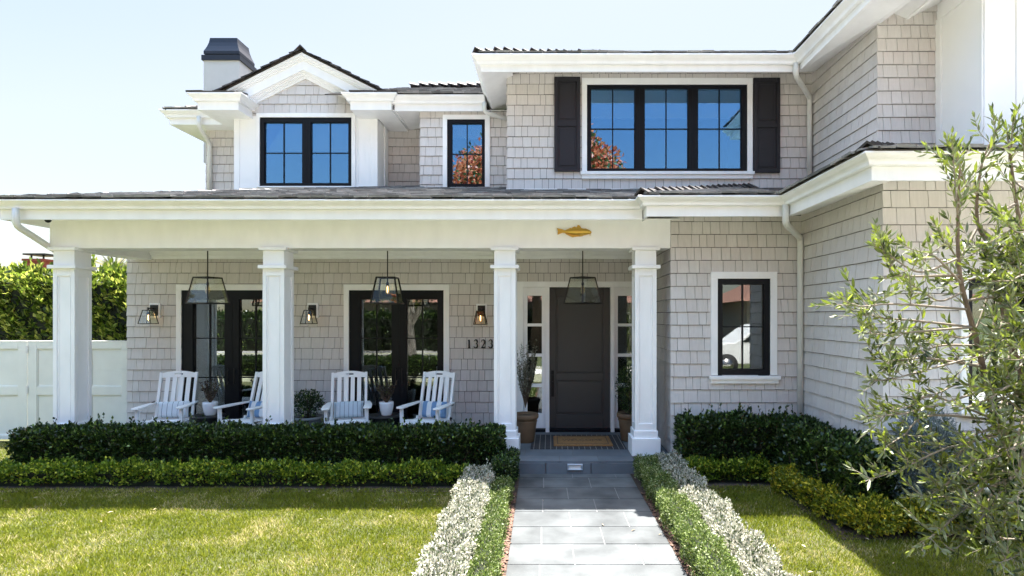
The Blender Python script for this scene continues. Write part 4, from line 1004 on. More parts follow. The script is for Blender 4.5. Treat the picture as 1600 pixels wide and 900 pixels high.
def pendant(px, rz, label):
    D = 8.08; x = PX(px, D); t = empty("pendant_lantern", (x,D,3.05), label, "pendant lantern", "black glass pendant lanterns under the porch ceiling")
    zt, zb = PZ(434,D)-3.05, PZ(474,D)-3.05
    MB().tube([(0,0,0),(0,0,zt)], .008, 8).lathe([(.055,-.02),(.06,0)], (0,0,0), 20).build("rod", M['metal'], t)
    mb, ct, cb = frustum_lamp(t, 0, 0, zt, zb, .250, .376, .017)
    mb.bar((-.12,0,zt),(.12,0,zt),.012,.012).bar((0,-.12,zt),(0,.12,zt),.012,.012); t.rotation_euler = (0,0,R(rz)); mb.build("cage", M['metal'], t)
    glass_panes(t, ct, cb); MB().tube([(0,0,zt),(0,0,zt-.10)], .010, 8).build("lamp_holder", M['metal'], t); bulb(t, 0, 0, zt-.16, 1.7)
pendant(324.5, -14, "black pendant lantern hanging before the left french doors"); pendant(605.5, 3, "black pendant lantern hanging between the second and third porch columns"); pendant(910.5, -48, "black pendant lantern hanging in front of the grey entry door")

# ------------------------------------------------------------------ gold fish, step light, camera dome
fo = [(-27.8,-4.2),(-20,-2.6),(-15.5,-.8),(-10,-3.0),(-7,-4.6),(-5.5,-3.9),(-3,-5.6),(0,-6.8),(2,-5.6),(3.2,-5.8),(4.6,-9.5),(8,-8.2),(10.8,-3.4),(17,-3.6),(23,-1.2),(26.2,1.6),(25,4.6),(20,5.8),(15,7.0),(11,8.6),(8,9.0),(5,8.9),(-.5,9.4),(-3,10.2),(-8,8.2),(-13,5.6),(-16,3.2),(-20,3.2),(-27,6.2),(-26.2,1)]
s_ = BD/F; fx, fz = PX(898,BD), PZ(361,BD)
mb = MB(); mb.prism([(fx+a*s_, BD-.012, fz-b*s_) for a, b in fo], (0,-.010,0))
# rounded body
bd_ = [(-18,1.1,1.3),(-13,1.1,2.8),(-7,1.1,4.4),(0,1.2,5.8),(7,1.2,6.0),(13,1.2,5.0),(19,1.6,3.9),(24,2.2,2.6),(26,2.4,1.0)]
n = 14; vs = []; fs = []
for (a, c_, r_) in bd_:
    for j in range(n): th = 2*math.pi*j/n; vs.append((fx+a*s_, BD-.020-max(0,math.cos(th))*r_*s_*.75-.001*math.cos(th), fz-(c_+r_*math.sin(th))*s_))
for i in range(len(bd_)-1):
    for j in range(n): fs.append((i*n+j, i*n+(j+1)%n, (i+1)*n+(j+1)%n, (i+1)*n+j))
mb.add(vs, fs, 0, True)
for q in ([(-16,3),(-8,6.5),(1,8.6),(-1,9.6),(-9,7.6)],): mb.prism([(fx+a*s_, BD-.04, fz-b*s_) for a, b in q], (0,-.012,0))
mb.lathe([(.001,-.011),(.030,-.006),(.034,.003),(.02,.010)], (fx+9*s_, BD-.055, fz-6.4*s_), 12)
for a in ((23,4),(24.5,3.6)): mb.tube([(fx+a[0]*s_,BD-.03,fz-a[1]*s_),(fx+(a[0]+.5)*s_,BD-.035,fz-(a[1]+4)*s_)], .0025, 5)
mb.box(fx-.01, fx+.01, BD-.014, BD, fz-.01, fz+.01)
tag(mb.build("fish_ornament", M['gold'], fix=False), "small gold cod-like fish ornament mounted on the white porch beam above the entry", "fish ornament")
sl = empty("step_light", (0,0,0), "small silver framed recessed step light in the bluestone riser", "step light")
M['silver'] = mat("brushed_steel", (.45,.52,.60), .35, metal=.6); M['lens'] = mat("light_lens", (.75,.70,.64), .3)
a0,a1,b0,b1 = PX(886.5,7.06),PX(910.5,7.06),PZ(734.6,7.06),PZ(724.8,7.06)
mb = MB(); t_ = .016
mb.box(a0,a1,7.046,7.068,b1-t_,b1); mb.box(a0,a1,7.046,7.068,b0,b0+t_); mb.box(a0,a0+t_*1.3,7.046,7.068,b0+t_,b1-t_); mb.box(a1-t_*1.3,a1,7.046,7.068,b0+t_,b1-t_); mb.build("bezel", M['silver'], sl, bevel=.003)
MB().box(a0+t_*1.3,a1-t_*1.3,7.058,7.0678,b0+t_,b1-t_).build("lens", M['lens'], sl)
cd = empty("security_camera", (0,0,0), "tiny black dome security camera under the left porch eave", "camera")
cx_, cy_ = PX(75,7.2), 7.2
MB().lathe([(.045,0),(.045,-.012),(.04,-.016)], (cx_,cy_,3.19), 20).build("mount", M['white'], cd); MB().lathe([(.036,-.016),(.034,-.03),(.022,-.046),(.002,-.052)], (cx_,cy_,3.19), 20).build("dome", M['black'], cd)
gs = empty("garden_spotlight", (PX(1541,4.7),4.7,0), "small grey-blue garden spotlight on a stake behind the olive tree", "spotlight")
MB().tube([(0,0,0),(0,0,.40)], .010, 6).build("stake", M['metal'], gs); MB().tube([(.05,.05,.50),(-.045,-.03,.56)], [.034,.045], 14).build("lamp_head", M['silver'], gs); 

# ------------------------------------------------------------------ gate / fence on the left
fn = empty("white_fence", (0,0,0), "white panelled board fence between the shingle wall and the side gate", "fence")
FD = 8.98
def panel(mb, x0, x1, zt, zb=.02, D=FD):
    rails = [(PZ(545,D), zt), (PZ(617,D), PZ(604,D)), (zb, PZ(680,D))]
    mb.box(x0, x0+.14, D-.02, D+.03, zb, zt); mb.box(x1-.14, x1, D-.02, D+.03, zb, zt)
    for a, b in rails: mb.box(x0+.14, x1-.14, D-.02, D+.03, a, b)
    mb.box(x0+.14, x1-.14, D, D+.02, zb, zt-.01)
    for (a, b) in ((rails[1][1], rails[0][0]), (rails[2][1], rails[1][0])):
        mb.box(x0+.14, x1-.14, D-.008, D, b-.016, b-.001) if False else None
        mb.box(x0+.14, x0+.155, D-.010, D, a, b); mb.box(x1-.155, x1-.14, D-.010, D, a, b); mb.box(x0+.155, x1-.155, D-.010, D, b-.015, b); mb.box(x0+.155, x1-.155, D-.012, D, a, a+.015)
ft = PZ(533.5,FD)
mb = MB(); panel(mb, PX(45,FD), PX(128,FD), ft); panel(mb, PX(129,FD), -6.612, ft); mb.box(PX(45,FD), -6.612, FD-.025, FD+.035, ft, ft+.012); mb.build("fence_panel", M['fencewhite'], fn, bevel=.003)
gt = empty("side_gate", (0,0,0), "white panelled side gate with small hinges at the far left", "gate")
mb = MB(); panel(mb, PX(45,FD)-1.06, PX(45,FD)-.012, ft); mb.box(PX(45,FD)-1.06, PX(45,FD)-.012, FD-.025, FD+.035, ft, ft+.012); mb.build("gate_panel", M['fencewhite'], gt, bevel=.003)
for py in (546, 609): MB().box(PX(45,FD)-.018, PX(45,FD)+.014, FD-.034, FD-.0262, PZ(py,FD)-.06, PZ(py,FD)+.06).build("hinge", M['downspout'], gt)
f2 = empty("white_fence", (0,0,0), "white panelled fence continuing out of frame past the side gate", "fence")
mb = MB(); 
for k in range(4): panel(mb, PX(45,FD)-1.075-1.2*(k+1), PX(45,FD)-1.075-1.2*k-.01, ft)
mb.build("fence_panel", M['fencewhite'], f2, bevel=.003)

# ------------------------------------------------------------------ hedges
def hedge(name, label, path, hw, h, n, m, L, Wd, shoots=.06, group=None, z0=.03, up=.5, core=True, lump=.05, cat="hedge", taper=1.0, stems=0, base_gap=.0):
    """path: XY polyline centre; half width hw; height h; leaves in a shell with lumpy outline"""
    t = empty(name, (path[0][0], path[0][1], 0), label, cat, group); base = Vector((path[0][0], path[0][1], 0))
    pts = np.array(path, float); seg = np.diff(pts, axis=0); ln = np.linalg.norm(seg, axis=1); cum = np.concatenate([[0], np.cumsum(ln)]); T = cum[-1]
    def at(s):
        i = np.clip(np.searchsorted(cum, s, side='right')-1, 0, len(ln)-1); f = (s-cum[i])/ln[i]; q = pts[i]+seg[i]*f[:,None]; d = seg[i]/ln[i][:,None]; return q, np.stack([d[:,1], -d[:,0]], 1), d
    s = rng.uniform(-.0, T, n); q, nr_, dr__ = at(s)
    # choose face: top, side a, side b, ends
    c = rng.uniform(0,1,n); A = 2*hw; B = h*1.15; tot = A+2*B; depth = np.abs(rng.normal(0,.035,n))+rng.uniform(0,.02,n)
    w_ = np.empty(n); z = np.empty(n); nx = np.zeros((n,3))
    top = c < A/tot; sa = (~top) & (c < (A+B)/tot); sb = ~(top | sa)
    w_[top] = rng.uniform(-hw,hw,top.sum()); z[top] = h-depth[top]; w_[sa] = hw-depth[sa]; w_[sb] = -hw+depth[sb]
    for k in (sa, sb): z[k] = z0+(h-z0)*rng.uniform(0,1,k.sum())**.85
    lumpf = lambda a, b: (np.sin(a*7.3+b*3)+np.sin(a*17.1-b*9+1.7)*.6+np.sin(a*31+b*21)*.35)*lump*.5
    # rounding of upper corners and lumps
    rr = min(.07, hw*.5); ex = np.clip(np.abs(w_)-(hw-rr),0,None); z = z-ex*ex/rr*.8*(z > h*.7)
    nx[:,0] = nr_[:,0]*np.sign(w_)*(~top); nx[:,1] = nr_[:,1]*np.sign(w_)*(~top); nx[:,2] = np.where(top, 1, .15)
    lm = lumpf(s, z*2+w_*3)
    w2 = w_*(1+lm/np.maximum(hw,.1)*.8*(~top)); zz = z+lm*.7*(z > h*.5); zz = zz*(taper if False else 1)
    ends = np.clip(.09-np.minimum(s, T-s), 0, None); zz = np.where(z > h*.5, zz-ends*.6, zz)
    pt = np.stack([q[:,0]+nr_[:,0]*w2, q[:,1]+nr_[:,1]*w2, np.maximum(zz, .01)], 1)
    # end faces
    ne = int(n*hw*2/(T*2)*1.4); 
    if ne > 0:
        se = rng.choice([0, 1], ne); qe, ne_, de = at(np.where(se == 0, 0.0, T-1e-6)); we = rng.uniform(-hw,hw,ne); ze = rng.uniform(z0,h,ne); o_ = (rng.uniform(-.05,.02,ne))*np.where(se == 0,-1,1)
        pe = np.stack([qe[:,0]+ne_[:,0]*we+de[:,0]*o_, qe[:,1]+ne_[:,1]*we+de[:,1]*o_, ze-np.clip(np.abs(we)-(hw-rr),0,None)*.5], 1); pt = np.concatenate([pt, pe])
        nx = np.concatenate([nx, np.stack([de[:,0]*np.where(se==0,-1,1), de[:,1]*np.where(se==0,-1,1), np.full(ne,.2)],1)])
    # shoots: little sprays rising above the top
    ns = int(T*28*hw/.2) if shoots else 0
    if ns:
        ss = rng.uniform(0.05,T-.05,ns); qs, nn, dd = at(ss); ws = rng.uniform(-hw*.9,hw*.9,ns); hs = rng.uniform(.2,1,ns)**2*shoots; k = 7
        base_ = np.stack([qs[:,0]+nn[:,0]*ws, qs[:,1]+nn[:,1]*ws, h-.02+lumpf(ss, h*2+ws*3)*.7], 1); ln_ = rng.normal(size=(ns,3))*.25+[0,0,1]
        tt = np.linspace(0,1,k); sp = base_[:,None,:]+ln_[:,None,:]*(hs[:,None]*tt[None,:])[:,:,None]; sp = sp.reshape(-1,3)+rng.normal(size=(ns*k,3))*.006
        pt = np.concatenate([pt, sp]); nx = np.concatenate([nx, np.repeat(ln_, k, axis=0)])
    N = len(pt); ax = nx*.7+rng.normal(size=(N,3))*.55+np.array([0,0,up]); pt = pt-np.array([base.x, base.y, 0])
    foliage("foliage", t, pt, ax, rng.uniform(.7,1.25,N)*L, rng.uniform(.8,1.2,N)*Wd, m)
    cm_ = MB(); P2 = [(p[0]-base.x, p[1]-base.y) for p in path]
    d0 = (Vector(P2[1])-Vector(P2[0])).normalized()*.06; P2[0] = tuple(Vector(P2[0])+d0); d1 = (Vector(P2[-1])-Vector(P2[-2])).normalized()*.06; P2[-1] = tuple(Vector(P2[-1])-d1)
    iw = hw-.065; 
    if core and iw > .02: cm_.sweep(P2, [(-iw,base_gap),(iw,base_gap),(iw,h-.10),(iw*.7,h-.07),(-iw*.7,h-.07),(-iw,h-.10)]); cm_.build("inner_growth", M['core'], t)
    if stems:
        sm = MB()
        for k in range(stems):
            s1 = np.array([random.uniform(.1,T-.1)]); q1, n1, _ = at(s1); a = Vector((q1[0][0]-base.x, q1[0][1]-base.y, 0)); 
            for side in (-1,1):
                o1 = Vector((n1[0][0],n1[0][1],0))*side*(hw-.02); b = a+o1*.8+Vector((random.uniform(-.08,.08),0,0)); sm.tube([b, b+Vector((random.uniform(-.05,.05),0,h*.4))+o1*.1, b+Vector((random.uniform(-.1,.1),0,h*.75))], [.006,.005,.003], 4, cap=False)
        sm.build("stem", M['stem'], t, fix=False)
    return t
M['leaf_silver'] = leaf_mat("silver_variegated_leaf", (.30,.30,.22), (.70,.67,.57), (.09,.12,.05), .26, trans=.22, rough=.6, spec=.2)
M['leaf_box'] = leaf_mat("small_box_leaf", (.055,.095,.022), (.19,.25,.055), (.42,.46,.24), .16, trans=.32, rough=.45, spec=.35)
M['leaf_varieg'] = leaf_mat("gold_variegated_leaf", (.05,.09,.01), (.28,.31,.025), (.62,.52,.05), .24, trans=.35, rough=.4, spec=.4)
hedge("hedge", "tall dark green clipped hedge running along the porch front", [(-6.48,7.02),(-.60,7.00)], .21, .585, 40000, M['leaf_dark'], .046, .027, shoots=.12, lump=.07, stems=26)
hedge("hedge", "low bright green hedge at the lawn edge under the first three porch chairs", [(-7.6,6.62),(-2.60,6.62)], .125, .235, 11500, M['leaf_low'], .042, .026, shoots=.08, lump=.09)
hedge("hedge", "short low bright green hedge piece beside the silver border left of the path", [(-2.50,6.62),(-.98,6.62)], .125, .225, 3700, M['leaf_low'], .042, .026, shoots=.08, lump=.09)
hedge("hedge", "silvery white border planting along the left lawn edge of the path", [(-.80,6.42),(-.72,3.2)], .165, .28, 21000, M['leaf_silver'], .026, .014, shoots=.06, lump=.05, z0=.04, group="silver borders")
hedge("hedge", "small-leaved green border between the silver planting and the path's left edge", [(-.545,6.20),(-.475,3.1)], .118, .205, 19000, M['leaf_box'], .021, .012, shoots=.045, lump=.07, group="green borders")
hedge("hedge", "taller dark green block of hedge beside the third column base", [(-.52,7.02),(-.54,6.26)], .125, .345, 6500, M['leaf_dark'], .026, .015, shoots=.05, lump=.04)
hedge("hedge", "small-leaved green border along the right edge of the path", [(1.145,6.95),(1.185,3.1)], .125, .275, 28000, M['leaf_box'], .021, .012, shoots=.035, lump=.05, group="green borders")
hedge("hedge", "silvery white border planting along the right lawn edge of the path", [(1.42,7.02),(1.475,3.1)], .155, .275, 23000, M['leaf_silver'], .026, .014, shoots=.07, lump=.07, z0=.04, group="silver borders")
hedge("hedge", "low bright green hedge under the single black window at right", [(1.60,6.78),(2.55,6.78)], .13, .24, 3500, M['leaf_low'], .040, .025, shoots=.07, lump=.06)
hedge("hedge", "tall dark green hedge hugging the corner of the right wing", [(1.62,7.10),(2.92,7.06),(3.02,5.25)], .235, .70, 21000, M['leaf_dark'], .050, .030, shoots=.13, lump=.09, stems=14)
hedge("hedge", "golden green variegated low hedge slanting forward along the right lawn", [(2.60,6.42),(2.68,5.78),(2.76,5.25)], .12, .27, 5200, M['leaf_varieg'], .036, .022, shoots=.07, lump=.10)
def clump(label, x, y, r, h, n, m, L, Wd, name="shrub", cat="shrub", group=None, stems=5):
    t = empty(name, (x,y,0), label, cat, group); p_, d_ = shrub_points(n, (0,0,h*.52), (r,r,h*.5), .35); p_[:,2] = np.maximum(p_[:,2], .02)
    p_ += (np.sin(d_[:,0:1]*5+x*9)*np.cos(d_[:,1:2]*6))*r*.12*d_
    foliage("foliage", t, p_, d_*.8+rng.normal(size=p_.shape)*.5+[0,0,.4], rng.uniform(.7,1.2,n)*L, rng.uniform(.8,1.2,n)*Wd, m)
    sm = MB(); 
    for k in range(stems): sm.tube([(random.uniform(-.02,.02),random.uniform(-.02,.02),0),(random.uniform(-.5,.5)*r,random.uniform(-.5,.5)*r,h*.8)], [.012,.004], 5, cap=False)
    sm.build("stem", M['stem'], t, fix=False)
    return t
clump("rounded golden green shrub nearest the olive tree's lowest hanging twig", PX(1362,5.12), 5.12, .24, .33, 2600, M['leaf_varieg'], .036, .022)
clump("rounded golden green shrub directly under the blue-grey conifer", PX(1440,5.10), 5.10, .24, .34, 2600, M['leaf_varieg'], .036, .022)
clump("rounded golden green shrub half hidden behind the olive tree near the right frame edge", PX(1535,5.05), 5.05, .25, .34, 2400, M['leaf_varieg'], .036, .022)
M['leaf_blue'] = leaf_mat("blue_grey_needle", (.07,.10,.105), (.14,.185,.19), (.22,.27,.28), .2, trans=.15, rough=.5)
clump("blue-grey feathery conifer shrub against the shingle wall behind the olive tree", PX(1452,5.25), 5.25, .33, 1.05, 15000, M['leaf_blue'], .050, .009, name="conifer_shrub", cat="conifer")
clump("dark green laurel shrub behind the olive tree under the wing window", PX(1560,5.3), 5.3, .42, .75, 5500, M['leaf_dark'], .045, .025)
clump("large dark shrub at the right frame edge behind the olive tree", 4.9, 5.2, .5, .95, 7000, M['leaf_dark'], .045, .025)

# big hedge beyond the fence
M['leaf_back'] = leaf_mat("laurel_back_leaf", (.025,.05,.008), (.17,.24,.025), (.48,.52,.10), .22, trans=.5, rough=.35, spec=.5)
hedge("hedge", "tall sunlit laurel hedge rising behind the white fence at the far left", [(-14.5,11.5),(-6.95,11.5)], .55, 2.70, 38000, M['leaf_back'], .125, .060, shoots=.30, lump=.36, up=.6, stems=12)
hedge("hedge", "clipped hedge along the street pavement facing the porch", [(-13.5,-1.1),(-2.6,-1.1)], .22, .60, 15000, M['leaf_dark'], .075, .045, shoots=.08, lump=.06)
# palm-like yucca beyond
M['leaf_palm'] = leaf_mat("palm_leaf", (.10,.12,.06), (.24,.25,.14), (.40,.36,.22), .3, trans=.35)
py_ = empty("palm_tree", (-9.95,13.0,0), "small spiky palm head rising behind the hedge beside the first column", "palm")
MB().tube([(0,0,0),(.05,0,1.4),(0,0,2.9)], [.14,.12,.11], 10).build("trunk", M['bark'], py_)
N = 150; d_ = unit(rng.normal(size=(N,3))*[1,1,.7]+[0,0,.55]); pp = np.tile([0,0,2.95],(N,1))
V = leaf_verts(pp, d_, rng.uniform(.45,.75,N), rng.uniform(.035,.05,N), .3); V[:,2,2] -= .12; raw_mesh("crown", V, 4, M['leaf_palm'], py_)
# neighbour's brick chimney
nb = empty("neighbour_house", (-22,24,0), "neighbouring house with a red brick chimney and dark metal cap beyond the hedge", "house")
M['brick'] = mat("brick", (.20,.055,.035), .9, noise=.3, nscale=6); M['tileroof'] = mat("clay_roof", (.20,.10,.07), .85, noise=.35, nscale=5, bump=.5, bscale=20)
M['stucco'] = mat("stucco_far", (.25,.24,.22), .9, noise=.05)
MB().box(-5,4,0,7,0,2.9).build("wall", M['stucco'], nb); MB().add([(-5.4,-.4,2.9),(4.4,-.4,2.9),(4.4,7.4,2.9),(-5.4,7.4,2.9),(-2,3.5,4.0),(1,3.5,4.0)], [(0,1,5,4),(1,2,5),(2,3,4,5),(3,0,4),(0,3,2,1)]).build("roof", M['tileroof'], nb)
cx1 = PX(64,26)+22; MB().box(cx1-.42,cx1+.42,1.6,2.4,2.6,PZ(409,26)).box(cx1-.47,cx1+.47,1.55,2.45,PZ(409,26),PZ(409,26)+.10).build("chimney", M['brick'], nb)
MB().box(cx1-.38,cx1+.62,1.5,2.5,PZ(400,26)-.0,PZ(400,26)+.07).bar((cx1-.25,1.8,PZ(409,26)),(cx1-.25,1.8,PZ(400,26)),.05,.05).bar((cx1+.3,1.8,PZ(409,26)),(cx1+.3,1.8,PZ(400,26)),.05,.05).build("chimney_cap", M['metal'], nb)

# ------------------------------------------------------------------ olive tree (right foreground)
ol = empty("olive_tree", (2.80,3.25,0), "multi-stemmed olive tree with narrow grey-green leaves in the right foreground", "olive tree")
OB = Vector((2.80,3.25,0))
M['leaf_olive'] = leaf_mat("olive_leaf", (.06,.085,.020), (.25,.29,.050), (.035,.05,.018), .28, trans=.36, rough=.32, under=(.22,.245,.15), spec=.35, tr_col=(1.1,1.2,.6))
tk = MB(); LP, LA, LL = [], [], []; tw_ = MB()
def catmull(pts, n=6):
    pts = [Vector(p) for p in pts]; out = []; q = [pts[0]*2-pts[1]]+pts+[pts[-1]*2-pts[-2]]
    for i in range(1, len(q)-2):
        for k in range(n):
            t = k/n; a,b,c,d = q[i-1],q[i],q[i+1],q[i+2]
            out.append(.5*((2*b)+(c-a)*t+(2*a-5*b+4*c-d)*t*t+(3*b-a-3*c+d)*t**3))
    return out+[pts[-1]]
def rv(s=1): return Vector([random.gauss(0,s) for _ in range(3)])
def leafy(pts, dens=.030, L=.066, start=.15, end_tuft=True):
    n = len(pts); tot = sum((pts[i+1]-pts[i]).length for i in range(n-1)); cnt = max(3, int(tot/dens)); side = rv().normalized()
    for k in range(cnt+1):
        t = start+(1-start)*k/cnt; i = min(int(t*(n-1)), n-2); f = t*(n-1)-i; p = pts[i].lerp(pts[i+1], f); d = (pts[i+1]-pts[i]).normalized()
        s = d.cross(side).normalized(); side = (side+rv(.25)).normalized()
        if k % 2: s = d.cross(s)
        for sg in (-1, 1):
            if random.random() < .10: continue
            ang = random.uniform(.45,.95) if t < .97 else random.uniform(.15,.5)
            LP.append(p-OB); LA.append((d*math.cos(ang)+s*sg*math.sin(ang)+rv(.16)+Vector((0,0,.10)))); LL.append(L*random.uniform(.6,1.2)*(1-.35*(t > .95)))
    LP.append(pts[-1]-OB); LA.append(pts[-1]-pts[-2]); LL.append(L*.7)
def twig(p, d, ln, L=.066):
    d = d.normalized(); pts = [p]; c = d.copy(); k = 5
    for i in range(k): c = (c+rv(.12)+Vector((0,0,.06))).normalized(); pts.append(pts[-1]+c*ln/k)
    tw_.tube([q-OB for q in pts], [.0028-.0016*i/k for i in range(k+1)], 4, cap=False); leafy(pts, L=L)
def branch(pts, r0, r1, twn=10, tl=(.10,.30), L=.066, start=.25, leaf_end=True):
    c = catmull(pts, 6); n = len(c); tw_.tube([q-OB for q in c], [r0+(r1-r0)*i/(n-1) for i in range(n)], 5, cap=False)
    for k in range(twn):
        t = start+(1-start)*(k+random.random())/twn; i = min(int(t*(n-1)), n-2); p = c[i].lerp(c[i+1], t*(n-1)-i); d = (c[i+1]-c[i]).normalized()
        twig(p, d*.9+rv(.55)+Vector((0,0,.15)), random.uniform(*tl)*(1-.45*t), L)
    leafy(c[int(n*.55):], dens=.032, L=L, start=0)
W = P
base_pt = Vector((2.80,3.25,0))
st = {}
st['a'] = [base_pt, Vector((2.78,3.25,.55)), W(1612,700,3.22), W(1561,667,3.2), W(1528,540,3.15), W(1500,430,3.1), W(1497,330,3.05), W(1500,262,3.0)]
st['b'] = [base_pt+Vector((.05,.03,0)), Vector((2.90,3.3,.7)), W(1612,640,3.3), W(1572,505,3.35), W(1552,400,3.35), W(1527,345,3.35), W(1533,262,3.3), W(1556,205,3.3)]
st['c'] = [base_pt+Vector((.10,0,0)), Vector((3.05,3.3,.8)), W(1640,560,3.4), W(1610,430,3.4), W(1590,330,3.4), W(1578,240,3.4), W(1572,195,3.4)]
st['d'] = [base_pt+Vector((.02,-.05,0)), Vector((2.95,3.1,.6)), W(1660,620,3.0), W(1650,480,3.0), W(1630,380,2.95)]
for k, pts in st.items():
    c = catmull(pts, 8); n = len(c); r0 = {'a':.030,'b':.026,'c':.026,'d':.022}[k]; tk.tube([q-OB for q in c], [r0*(1-.86*(i/(n-1))**.9) for i in range(n)], 9)
    st[k] = c
    for j in range(14):
        i = int(n*(.40+.58*j/14)); d = (c[min(i+1,n-1)]-c[i-1]).normalized(); twig(c[i], d*.6+rv(.7), random.uniform(.12,.30))
def sp(k, t): c = st[k]; return c[int(t*(len(c)-1))]
# main visible sprays: (stem, t, mid px, tip px, depth of tip)
BR = [('a',.86,(1496,330),(1488,222),2.95),('b',.9,(1545,240),(1562,188),3.25),('c',.9,(1580,230),(1582,192),3.3),('b',.8,(1510,290),(1492,238),3.2),
 ('a',.75,(1440,425),(1364,384),2.95),('a',.72,(1400,430),(1385,378),3.0),('a',.66,(1400,475),(1308,476),2.85),('a',.62,(1410,520),(1340,518),2.9),('a',.62,(1420,500),(1350,440+50),3.05),
 ('a',.56,(1440,580),(1358,596),2.9),('a',.55,(1450,560),(1362,560),3.0),('a',.50,(1440,640),(1352,650),2.85),('a',.46,(1450,650),(1380,700),2.95),('a',.45,(1460,620),(1395,640),3.05),
 ('a',.40,(1480,700),(1352,752),2.8),('a',.38,(1500,740),(1440,780),2.85),('a',.33,(1520,780),(1440,850),2.75),('a',.30,(1540,800),(1490,862),2.8),('a',.36,(1490,760),(1380,690),3.0),
 ('a',.70,(1460,400),(1430,400),2.9),('a',.68,(1470,470),(1420,440),3.1),('b',.7,(1500,400),(1470,370),3.2),('b',.6,(1530,430),(1480,440),3.4),('c',.6,(1560,400),(1520,380),3.2),('c',.7,(1560,330),(1530,300),3.3),
 ('c',.8,(1600,260),(1600,215),3.2),('c',.5,(1620,450),(1560,460),3.1),('d',.6,(1600,520),(1520,560),2.8),('d',.5,(1590,600),(1500,640),2.75),('d',.4,(1600,700),(1520,720),2.7),('d',.35,(1600,780),(1530,800),2.7),
 ('d',.3,(1620,850),(1560,880),2.65),('d',.8,(1610,430),(1550,440),2.8),('d',.9,(1610,370),(1570,350),2.8),('c',.45,(1600,560),(1560,600),3.0),('b',.4,(1560,650),(1490,700),3.0),('b',.35,(1570,720),(1500,770),2.95),
 ('b',.5,(1540,560),(1450,560),3.1),('b',.55,(1520,520),(1440,520),3.2),('a',.58,(1470,540),(1400,560),3.2),('d',.25,(1640,900),(1580,930),2.6),('d',.7,(1640,430),(1610,400),2.7),('d',.5,(1640,560),(1600,560),2.6),('d',.45,(1650,650),(1590,680),2.6),
 ('d',.38,(1650,740),(1590,770),2.6),('c',.75,(1610,300),(1610,260),3.1),('b',.65,(1560,420),(1590,400),3.1),('b',.45,(1540,600),(1590,620),2.9),('a',.42,(1520,690),(1470,730),3.0),('a',.5,(1500,600),(1440,620),3.2),
 ('a',.35,(1540,790),(1500,830),2.9),('b',.3,(1580,790),(1545,850),2.8),('c',.3,(1620,760),(1600,830),2.8),('c',.4,(1640,640),(1620,700),2.9)]
for q in range(34):
    k = random.choice('abbccd'); D = random.uniform(2.75,3.5); ty = random.uniform(330,900); tx = random.uniform(1520+(abs(ty-600)>220)*30,1680)
    BR.append((k, max(.15,min(.9,(1-(ty-200)/720.)*random.uniform(.75,1.0))), (tx+random.uniform(10,70), ty+random.uniform(0,60)), (tx, ty), D))
for (k, t, mid, tip, D) in BR:
    a = sp(k, min(t,.97)); m_ = W(mid[0], mid[1], (a.y*.5+D*.5)); e = W(tip[0], tip[1], D); branch([a, m_, m_.lerp(e,.55)+Vector((0,0,-.01)), e], .0075, .002, twn=int(4+(e-a).length*7))
tk.build("trunk", M['bark'], ol, fix=False); tw_.build("twig", M['twig'], ol, fix=False)
N = len(LP); Pn = np.array([tuple(p) for p in LP]); An = unit(np.array([tuple(p) for p in LA])); Ln = np.array(LL)
def lance(Pt, ax, L, Wd):
    N = len(Pt); s = unit(np.cross(ax, rng.normal(size=(N,3)))); n_ = np.cross(s, ax); L = L[:,None]; Wd = Wd[:,None]; cu = rng.uniform(-.18,.18,(N,1))*L
    f = lambda t, w_, up_: Pt+ax*L*t+s*Wd*w_/2+n_*(cu*t*t+Wd*up_)
    return np.stack([f(0,0,0), f(.3,-.85,.15), f(.3,.85,.15), f(.62,-.9,.15), f(.62,.9,.15), f(1,0,0), f(.3,0,0), f(.62,0,0)], 1)
Vl = lance(Pn, An, Ln, rng.uniform(.012,.0175,N))
raw_mesh("crown", Vl, 8, M['leaf_olive'], ol, faces=[(0,6,1),(0,2,6),(1,6,7,3),(6,2,4,7),(3,7,5),(7,4,5)])

# ------------------------------------------------------------------ what stands across the street (seen in the panes)
M['leaf_flower'] = leaf_mat("red_gum_flower", (.60,.08,.03), (.95,.28,.10), (.10,.13,.03), .28, trans=.3)
rt = empty("flowering_tree", (-.8,-13.0,0), "round red flowering street tree across the road", "tree")
MB().tube([(0,0,0),(.1,0,2),(0,.1,4)], [.35,.28,.22], 10).tube([(0,.1,3.6),(2,.5,6.5)], [.2,.08], 8).tube([(0,.1,3.6),(-2,.5,6.8)], [.2,.08], 8).tube([(0,.1,3.6),(.2,-1,8)], [.2,.08], 8).build("trunk", M['bark'], rt)
P_ = []; D_ = []
for k in range(620):
    d = unit(rng.normal(size=(1,3)))[0]; c_ = np.array([-.2,0,8.3])+d*np.array([5.0,4.4,4.2])*random.uniform(.7,1.0); q, e = shrub_points(85, c_, (.85,.85,.6), .5); P_.append(q); D_.append(e)
P_ = np.concatenate(P_); D_ = np.concatenate(D_); N = len(P_); foliage("crown", rt, P_, D_+rng.normal(size=P_.shape)*.6, rng.uniform(.20,.34,N), rng.uniform(.12,.20,N), M['leaf_flower'])
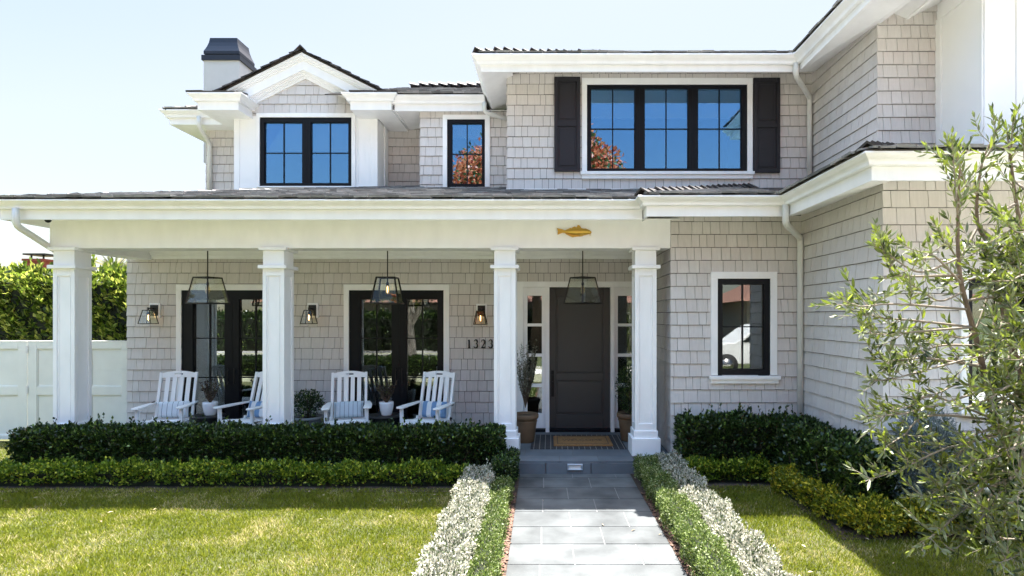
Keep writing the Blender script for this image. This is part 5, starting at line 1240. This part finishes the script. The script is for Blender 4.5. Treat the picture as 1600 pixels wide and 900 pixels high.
def street_tree(x, y, h, r, label, lm='leaf_back'):
    t = empty("street_tree", (x,y,0), label, "tree")
    mb = MB(); mb.tube([(0,0,0),(.05,0,.5),(.0,.05,h*.3),(.1,0,h*.5)], [.40,.26,.22,.16], 12)
    for a in range(6): th = a*1.05+.3; mb.tube([(0,.03,h*.30),(math.cos(th)*r*.3,math.sin(th)*r*.3,h*.5),(math.cos(th)*r*.75,math.sin(th)*r*.75,h*.68)], [.14,.09,.04], 8)
    mb.build("trunk", M['bark_grey'], t); P_ = []; D_ = []
    for k in range(80):
        d = unit(rng.normal(size=(1,3)))[0]; c_ = np.array([0,0,h*.72])+d*np.array([r,r,h*.22])*random.uniform(.5,1.0); q, e = shrub_points(45, c_, (.55,.55,.35), .5); P_.append(q); D_.append(e)
    P_ = np.concatenate(P_); D_ = np.concatenate(D_); N = len(P_); foliage("crown", t, P_, D_+rng.normal(size=P_.shape)*.6, rng.uniform(.10,.2,N), rng.uniform(.05,.09,N), M[lm])
M['bark_grey'] = mat("grey_bark", (.30,.27,.23), .9, noise=.35, nscale=6, bump=.6, bscale=12)
street_tree(-5.4,-3.85,5.0,2.2, "grey barked street tree on the near verge reflected in the french doors")
street_tree(-10.5,-12.4,6.0,2.4, "grey barked street tree on the far verge before the tiled house")
street_tree(11.5,-12.4,6.0,2.4, "leafy street tree on the far verge to the right")
def far_house(x, label, wcol, rot=0, w_=11):
    t = empty("house_across", (x,-20,0), label, "house", rz=rot); hw = w_/2
    MB().box(-hw,hw,-8,0,0,3.0).build("wall", wcol, t)
    MB().add([(-hw-.6,.7,2.9),(hw+.6,.7,2.9),(hw+.6,-8.6,2.9),(-hw-.6,-8.6,2.9),(-hw+3,-4,5.0),(hw-3,-4,5.0)], [(0,1,5,4),(1,2,5),(2,3,4,5),(3,0,4),(0,3,2,1)]).build("roof", M['tileroof'], t)
    for xx in (-hw+1.6, -hw+4.2, hw-4.4): 
        w2 = MB().box(xx-.75,xx+.75,-.02,.05,.95,2.25).build("window", M['white'], t); MB().box(xx-.65,xx+.65,.05,.06,1.05,2.15).build("pane", M['black'], w2)
    MB().box(hw-2.9,hw-.3,-.02,.05,0,2.3).build("garage_door", M['garage'], t); MB().box(-.5,.5,-.02,.05,0,2.15).build("door", M['door'], t)
M['garage'] = mat("garage_paint", (.07,.07,.08), .6)
far_house(-13, "low cream house with clay tiled roof across the road, left", M['stucco'], w_=12); far_house(2.5, "low cream house with clay tiled roof directly across the road", M['stucco'], w_=13); far_house(17.5, "low cream house with clay tiled roof across the road, right", M['stucco'], w_=11)
hedge("hedge", "loose dark hedge in front of the houses across the road", [(-26,-15.6),(4.5,-15.6)], .6, 1.9, 16000, M['leaf_dark'], .16, .09, shoots=.3, lump=.5)
# parked pickup truck
tr = empty("pickup_truck", (8.0,-4.9-1.0,-.10), "white crew cab pickup truck parked on the street", "pickup truck")
M['carwhite'] = mat("car_paint_white", (.78,.78,.78), .2); M['carglass'] = mat("car_glass", (.012,.014,.016), .08); M['tyre'] = mat("tyre", (.02,.02,.02), .9); M['chrome'] = mat("chrome", (.6,.6,.6), .2, metal=1)
def side_prof(pts, y0, y1, m, name, par, bev=.03): mb = MB(); mb.prism([(x,y0,z) for x, z in pts], (0,y1-y0,0)); return mb.build(name, m, par, bevel=bev)
body = side_prof([(-2.75,.45),(-2.8,.75),(-2.7,1.08),(-1.55,1.15),(-.75,1.72),(-.55,1.78),(.85,1.80),(1.02,1.75),(1.12,1.18),(2.78,1.16),(2.82,.5),(2.3,.42),(-2.3,.40)], -.92, .92, M['carwhite'], "body", tr)
for sy in (-1, 1):
    ya, yb = sorted((sy*.915, sy*.935))
    side_prof([(-1.35,1.17),(-.70,1.66),(-.12,1.69),(-.12,1.17)], ya, yb, M['carglass'], "window", tr, 0); side_prof([(-.03,1.17),(-.03,1.69),(.80,1.70),(.90,1.17)], ya, yb, M['carglass'], "window", tr, 0)
    for xx in (-1.85, 1.75):
        wt = MB().tube([(xx,sy*.70,.38),(xx,sy*.945,.38)], .38, 24).build("wheel", M['tyre'], tr); MB().tube([(xx,sy*.93,.38),(xx,sy*.955,.38)], .22, 18).build("rim", M['chrome'], wt)
    MB().box(-1.0,-.85,min(sy*.93,sy*1.12),max(sy*.93,sy*1.12),1.15,1.32).build("mirror", M['black'], tr, bevel=.02)
